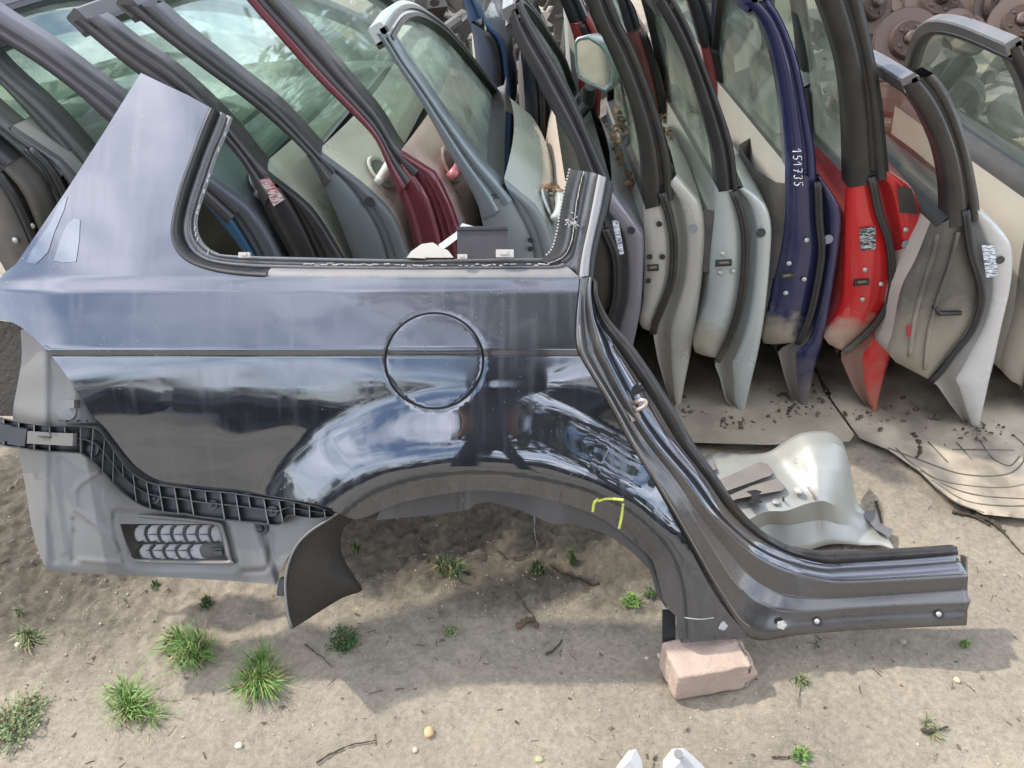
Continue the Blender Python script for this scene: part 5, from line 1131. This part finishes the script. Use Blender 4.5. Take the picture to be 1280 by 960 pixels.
for i, (x, y, Y, r_, ax) in enumerate(((1134, 52, 2.75, .125, (-.2, -1, .55)), (1170, 6, 3.2, .14, (-.1, -1, .9)), (1085, 5, 3.2, .13, (.5, -1, .5)), (1145, -12, 3.7, .15, (-.3, -1, .8)), (1240, 10, 3.1, .12, (.4, -1, .4)), (1275, 30, 2.9, .12, (-.5, -1, .7)), (1205, 40, 3.0, .11, (.2, -1, 1.2)))):
    disc_thing(x, y, Y, r_, ax, ['brake disc facing the viewer just above the silver-white door frame', 'large rusty brake disc at the top of the heap with a dark face', 'rusty brake disc half hidden behind the red door pillar', 'brake disc cut by the top frame edge', 'rusty disc right of the dark-faced disc', 'brake disc at the top right corner of the photograph', 'disc lying flat behind the far right door frame'][i])
hp = MB(); rnd = random.Random(9)
for _ in range(170):
    px = rnd.uniform(1010, 1420); Y = rnd.uniform(2.9, 4.6); py = rnd.uniform(-60, 150); c = onY(px, py, Y)
    if c.z < .02 or c.z > .25 + (Y - 2.6) * .6: c.z = rnd.uniform(.05, .25 + (Y - 2.7) * .4)
    if rnd.random() < .5: hp.tube([c, c + Vector((rnd.gauss(0, .12), rnd.gauss(0, .1), rnd.gauss(0, .06)))], rnd.uniform(.01, .03), 7)
    else:
        q = Vector((rnd.gauss(0, 1), rnd.gauss(0, 1), 1)).normalized().to_track_quat('Z', 'Y').to_matrix(); v, f = lathe([(.01, .03), (.05, .03), (.07, 0), (.07, -.03), (.01, -.03)], 12); s_ = rnd.uniform(.7, 1.6); hp.add([c + q @ (p * s_) for p in v], f)
tag(hp.build('scrap_heap', DARKI), 'dark oily heap of iron car parts among the brake discs', 'scrap heap', kind='stuff')
hp = MB()
for _ in range(620):
    x = rnd.uniform(-4.5, 5.5) if rnd.random() < .7 else rnd.uniform(-.8, .9); Y = rnd.uniform(2.95, 7.5); z = rnd.uniform(0, .2 + (Y - 2.9) * .22)
    q = Vector((rnd.gauss(0, 1), rnd.gauss(0, 1), rnd.gauss(0, 1))).normalized().to_track_quat('Z', 'Y').to_matrix()
    if rnd.random() < .5: hp.box((x, Y, z), rnd.uniform(.1, .5), rnd.uniform(.05, .3), rnd.uniform(.02, .1), q)
    else: hp.tube([Vector((x, Y, z)), Vector((x, Y, z)) + q @ Vector((0, 0, rnd.uniform(.1, .5)))], rnd.uniform(.01, .05), 7)
tag(hp.build('far_scrap', mat('mixed_scrap', (.05, .05, .052), .5, .3, dust=.3, var=.8, vs_=2)), 'mixed scrap parts lying far behind the door row', 'scrap heap', kind='stuff')

# ------------------------------------------------------------------ surroundings behind the viewer (seen in the paint)
LEAF = mat('tree_leaves', (.045, .075, .025), .7, var=.4, vs_=1.5); BARK = mat('tree_bark', (.09, .07, .05), .9)
def tree(x, y, h, w_, seed, label):
    rnd = random.Random(seed); e = empty('tree', (x, y, 0), label, 'tree', 'trees round the yard behind the viewer')
    mb = MB(); mb.tube([Vector((x, y, 0)), Vector((x + .1, y, h * .3)), Vector((x, y, h * .75))], [h * .03, h * .022, h * .008], 8)
    cl = []
    for k in range(16):
        c = Vector((x + rnd.gauss(0, w_ * .3), y + rnd.gauss(0, w_ * .3), h * rnd.uniform(.35, .95))); cl.append((c, rnd.uniform(.12, .24) * h)); mb.tube([Vector((x, y, h * .3)), c], [h * .01, h * .003], 5)
    mb.build('trunk', BARK, e)
    lf = MB()
    for c, r_ in cl:
        for _ in range(150):
            p = c + Vector((rnd.gauss(0, 1), rnd.gauss(0, 1), rnd.gauss(0, .75))) * r_ * .5; a = Vector((rnd.gauss(0, 1), rnd.gauss(0, 1), rnd.gauss(0, 1))).normalized(); b = a.orthogonal(); s_ = h * .022
            lf.add([p - a * s_, p + b * s_ * .6, p + a * s_, p - b * s_ * .6], [(0, 1, 2, 3)])
    lf.build('crown', LEAF, e)
TREES = 0
for i, (x, y, h, w_) in enumerate(((-34, -50, 7, 9), (-22, -52, 6, 9), (-11, -54, 7, 9), (-2, -50, 5, 7), (7, -46, 6, 7), (14, -40, 8, 8), (23, -42, 10, 9), (2.3, -4.6, 8.6, 4.6), (34, -34, 10, 9), (7, 24, 10, 6), (15, 27, 12, 8), (1, 28, 8, 6))):
    tree(x, y, h, w_, 40 + i, ['leftmost distant tree', 'second tree from the left', 'broad tree', 'low middle tree', 'tree right of middle', 'tall right tree', 'tallest right tree', 'near tree close behind the viewer', 'far right tree', 'middle tree beyond the scrap', 'tallest tree beyond the scrap', 'left tree beyond the scrap'][i] + (' reflected in the dark panel' if i < 9 else ' mirrored in the door glass'))
hp = MB()
for _ in range(260):
    x = rnd.uniform(-8, 8); Y = rnd.uniform(-9, -4.5); z = rnd.uniform(.02, .55)
    q = Vector((rnd.gauss(0, .4), rnd.gauss(0, 1), rnd.gauss(0, .5))).normalized().to_track_quat('Z', 'Y').to_matrix()
    hp.box((x, Y, z), rnd.uniform(.3, 1.1), rnd.uniform(.05, .4), rnd.uniform(.3, .8), q)
tag(hp.build('reflected_scrap', mat('dark_car_scrap', (.035, .037, .045), .3, .4, .3, var=.5, vs_=1.2)), 'dark pile of car bodies behind the viewer, seen in the paint', 'scrap heap', kind='stuff')

# ------------------------------------------------------------------ the person taking the photograph (seen only as a reflection)
def person():
    e = empty('person', (0, -.42, 0), 'person in dark T-shirt and trousers holding up a phone, mirrored in the panel', 'person')
    V = []; Ed = []; Rd = []
    def a(p, r, par=None):
        V.append(Vector(p)); Rd.append(r)
        if par is not None: Ed.append((par, len(V) - 1))
        return len(V) - 1
    pel = a((0, -.42, .98), (.17, .12)); ab = a((0, -.40, 1.12), (.155, .11), pel); ch = a((0, -.40, 1.34), (.185, .125), ab); nk = a((0, -.39, 1.50), (.075, .07), ch); n2 = a((0, -.37, 1.58), (.06, .06), nk)
    hd = a((0, -.34, 1.66), (.082, .10), n2); h2 = a((0, -.34, 1.76), (.075, .09), hd)
    for s_ in (-1, 1):
        sh = a((s_ * .19, -.40, 1.44), (.07, .07), ch); el = a((s_ * .25, -.30, 1.18), (.047, .047), sh); wr = a((s_ * .10, -.07, 1.30), (.028, .03), el); pm = a((s_ * .085, -.045, 1.345), (.035, .02), wr)
        for k in range(4): f1 = a((s_ * (.075 - .004 * k), -.038, 1.33 + .018 * k), (.010, .010), pm); f2 = a((s_ * (.055 - .006 * k), -.032, 1.332 + .018 * k), (.008, .008), f1); a((s_ * (.040 - .004 * k), -.034, 1.333 + .018 * k), (.0075, .0075), f2)
        t1 = a((s_ * .07, -.055, 1.32), (.011, .011), pm); a((s_ * .045, -.05, 1.325), (.009, .009), t1)
        hp_ = a((s_ * .10, -.42, .90), (.10, .10), pel); kn = a((s_ * .12, -.39, .50), (.062, .065), hp_); an = a((s_ * .13, -.43, .09), (.042, .045), kn); a((s_ * .14, -.28, .035), (.04, .03), an)
    me = bpy.data.meshes.new('body'); me.from_pydata([v_ - e.location for v_ in V], Ed, [])
    for m_ in (mat('dark_clothes', (.02, .021, .028), .9), mat('skin', (.34, .17, .11), .7)): me.materials.append(m_)
    o = bpy.data.objects.new('body', me); link(o); o.parent = e
    md = o.modifiers.new('skin', 'SKIN'); sk = me.skin_vertices[0].data if me.skin_vertices else None
    if sk is None:
        bm = bmesh.new(); bm.from_mesh(me); bm.verts.layers.skin.verify(); bm.to_mesh(me); bm.free(); sk = me.skin_vertices[0].data
    for i, r_ in enumerate(Rd): sk[i].radius = r_; sk[i].use_root = (i == 0)
    sb = o.modifiers.new('sub', 'SUBSURF'); sb.levels = 1; sb.render_levels = 2
    dg = bpy.context.evaluated_depsgraph_get(); ev = o.evaluated_get(dg); m2 = bpy.data.meshes.new_from_object(ev); m2.name = 'body'
    o.modifiers.clear(); o.data = m2
    for p in m2.polygons:
        c = p.center + e.location
        p.material_index = 1 if (c.z > 1.54 or (c.y > -.23 and c.z > 1.1)) else 0
        p.use_smooth = True
    bm = MB(); bm.box((0, -.022, 1.345), .155, .009, .075); bm.build('phone', BLACKP, None, False, (0, -.022, 1.345)); 
    ph = bpy.data.objects['phone']; tag(ph, 'black phone held in both hands of the mirrored person', 'phone')
    v, f = lathe([(.001, .115), (.05, .105), (.085, .06), (.096, 0), (.092, -.05)], 24)
    mk('hair', [Vector((0, -.35, 1.73)) + Vector((q.x * .95, q.y * 1.1, q.z)) for q in v], f, mat('dark_hair', (.03, .02, .015), .8), e)
person()
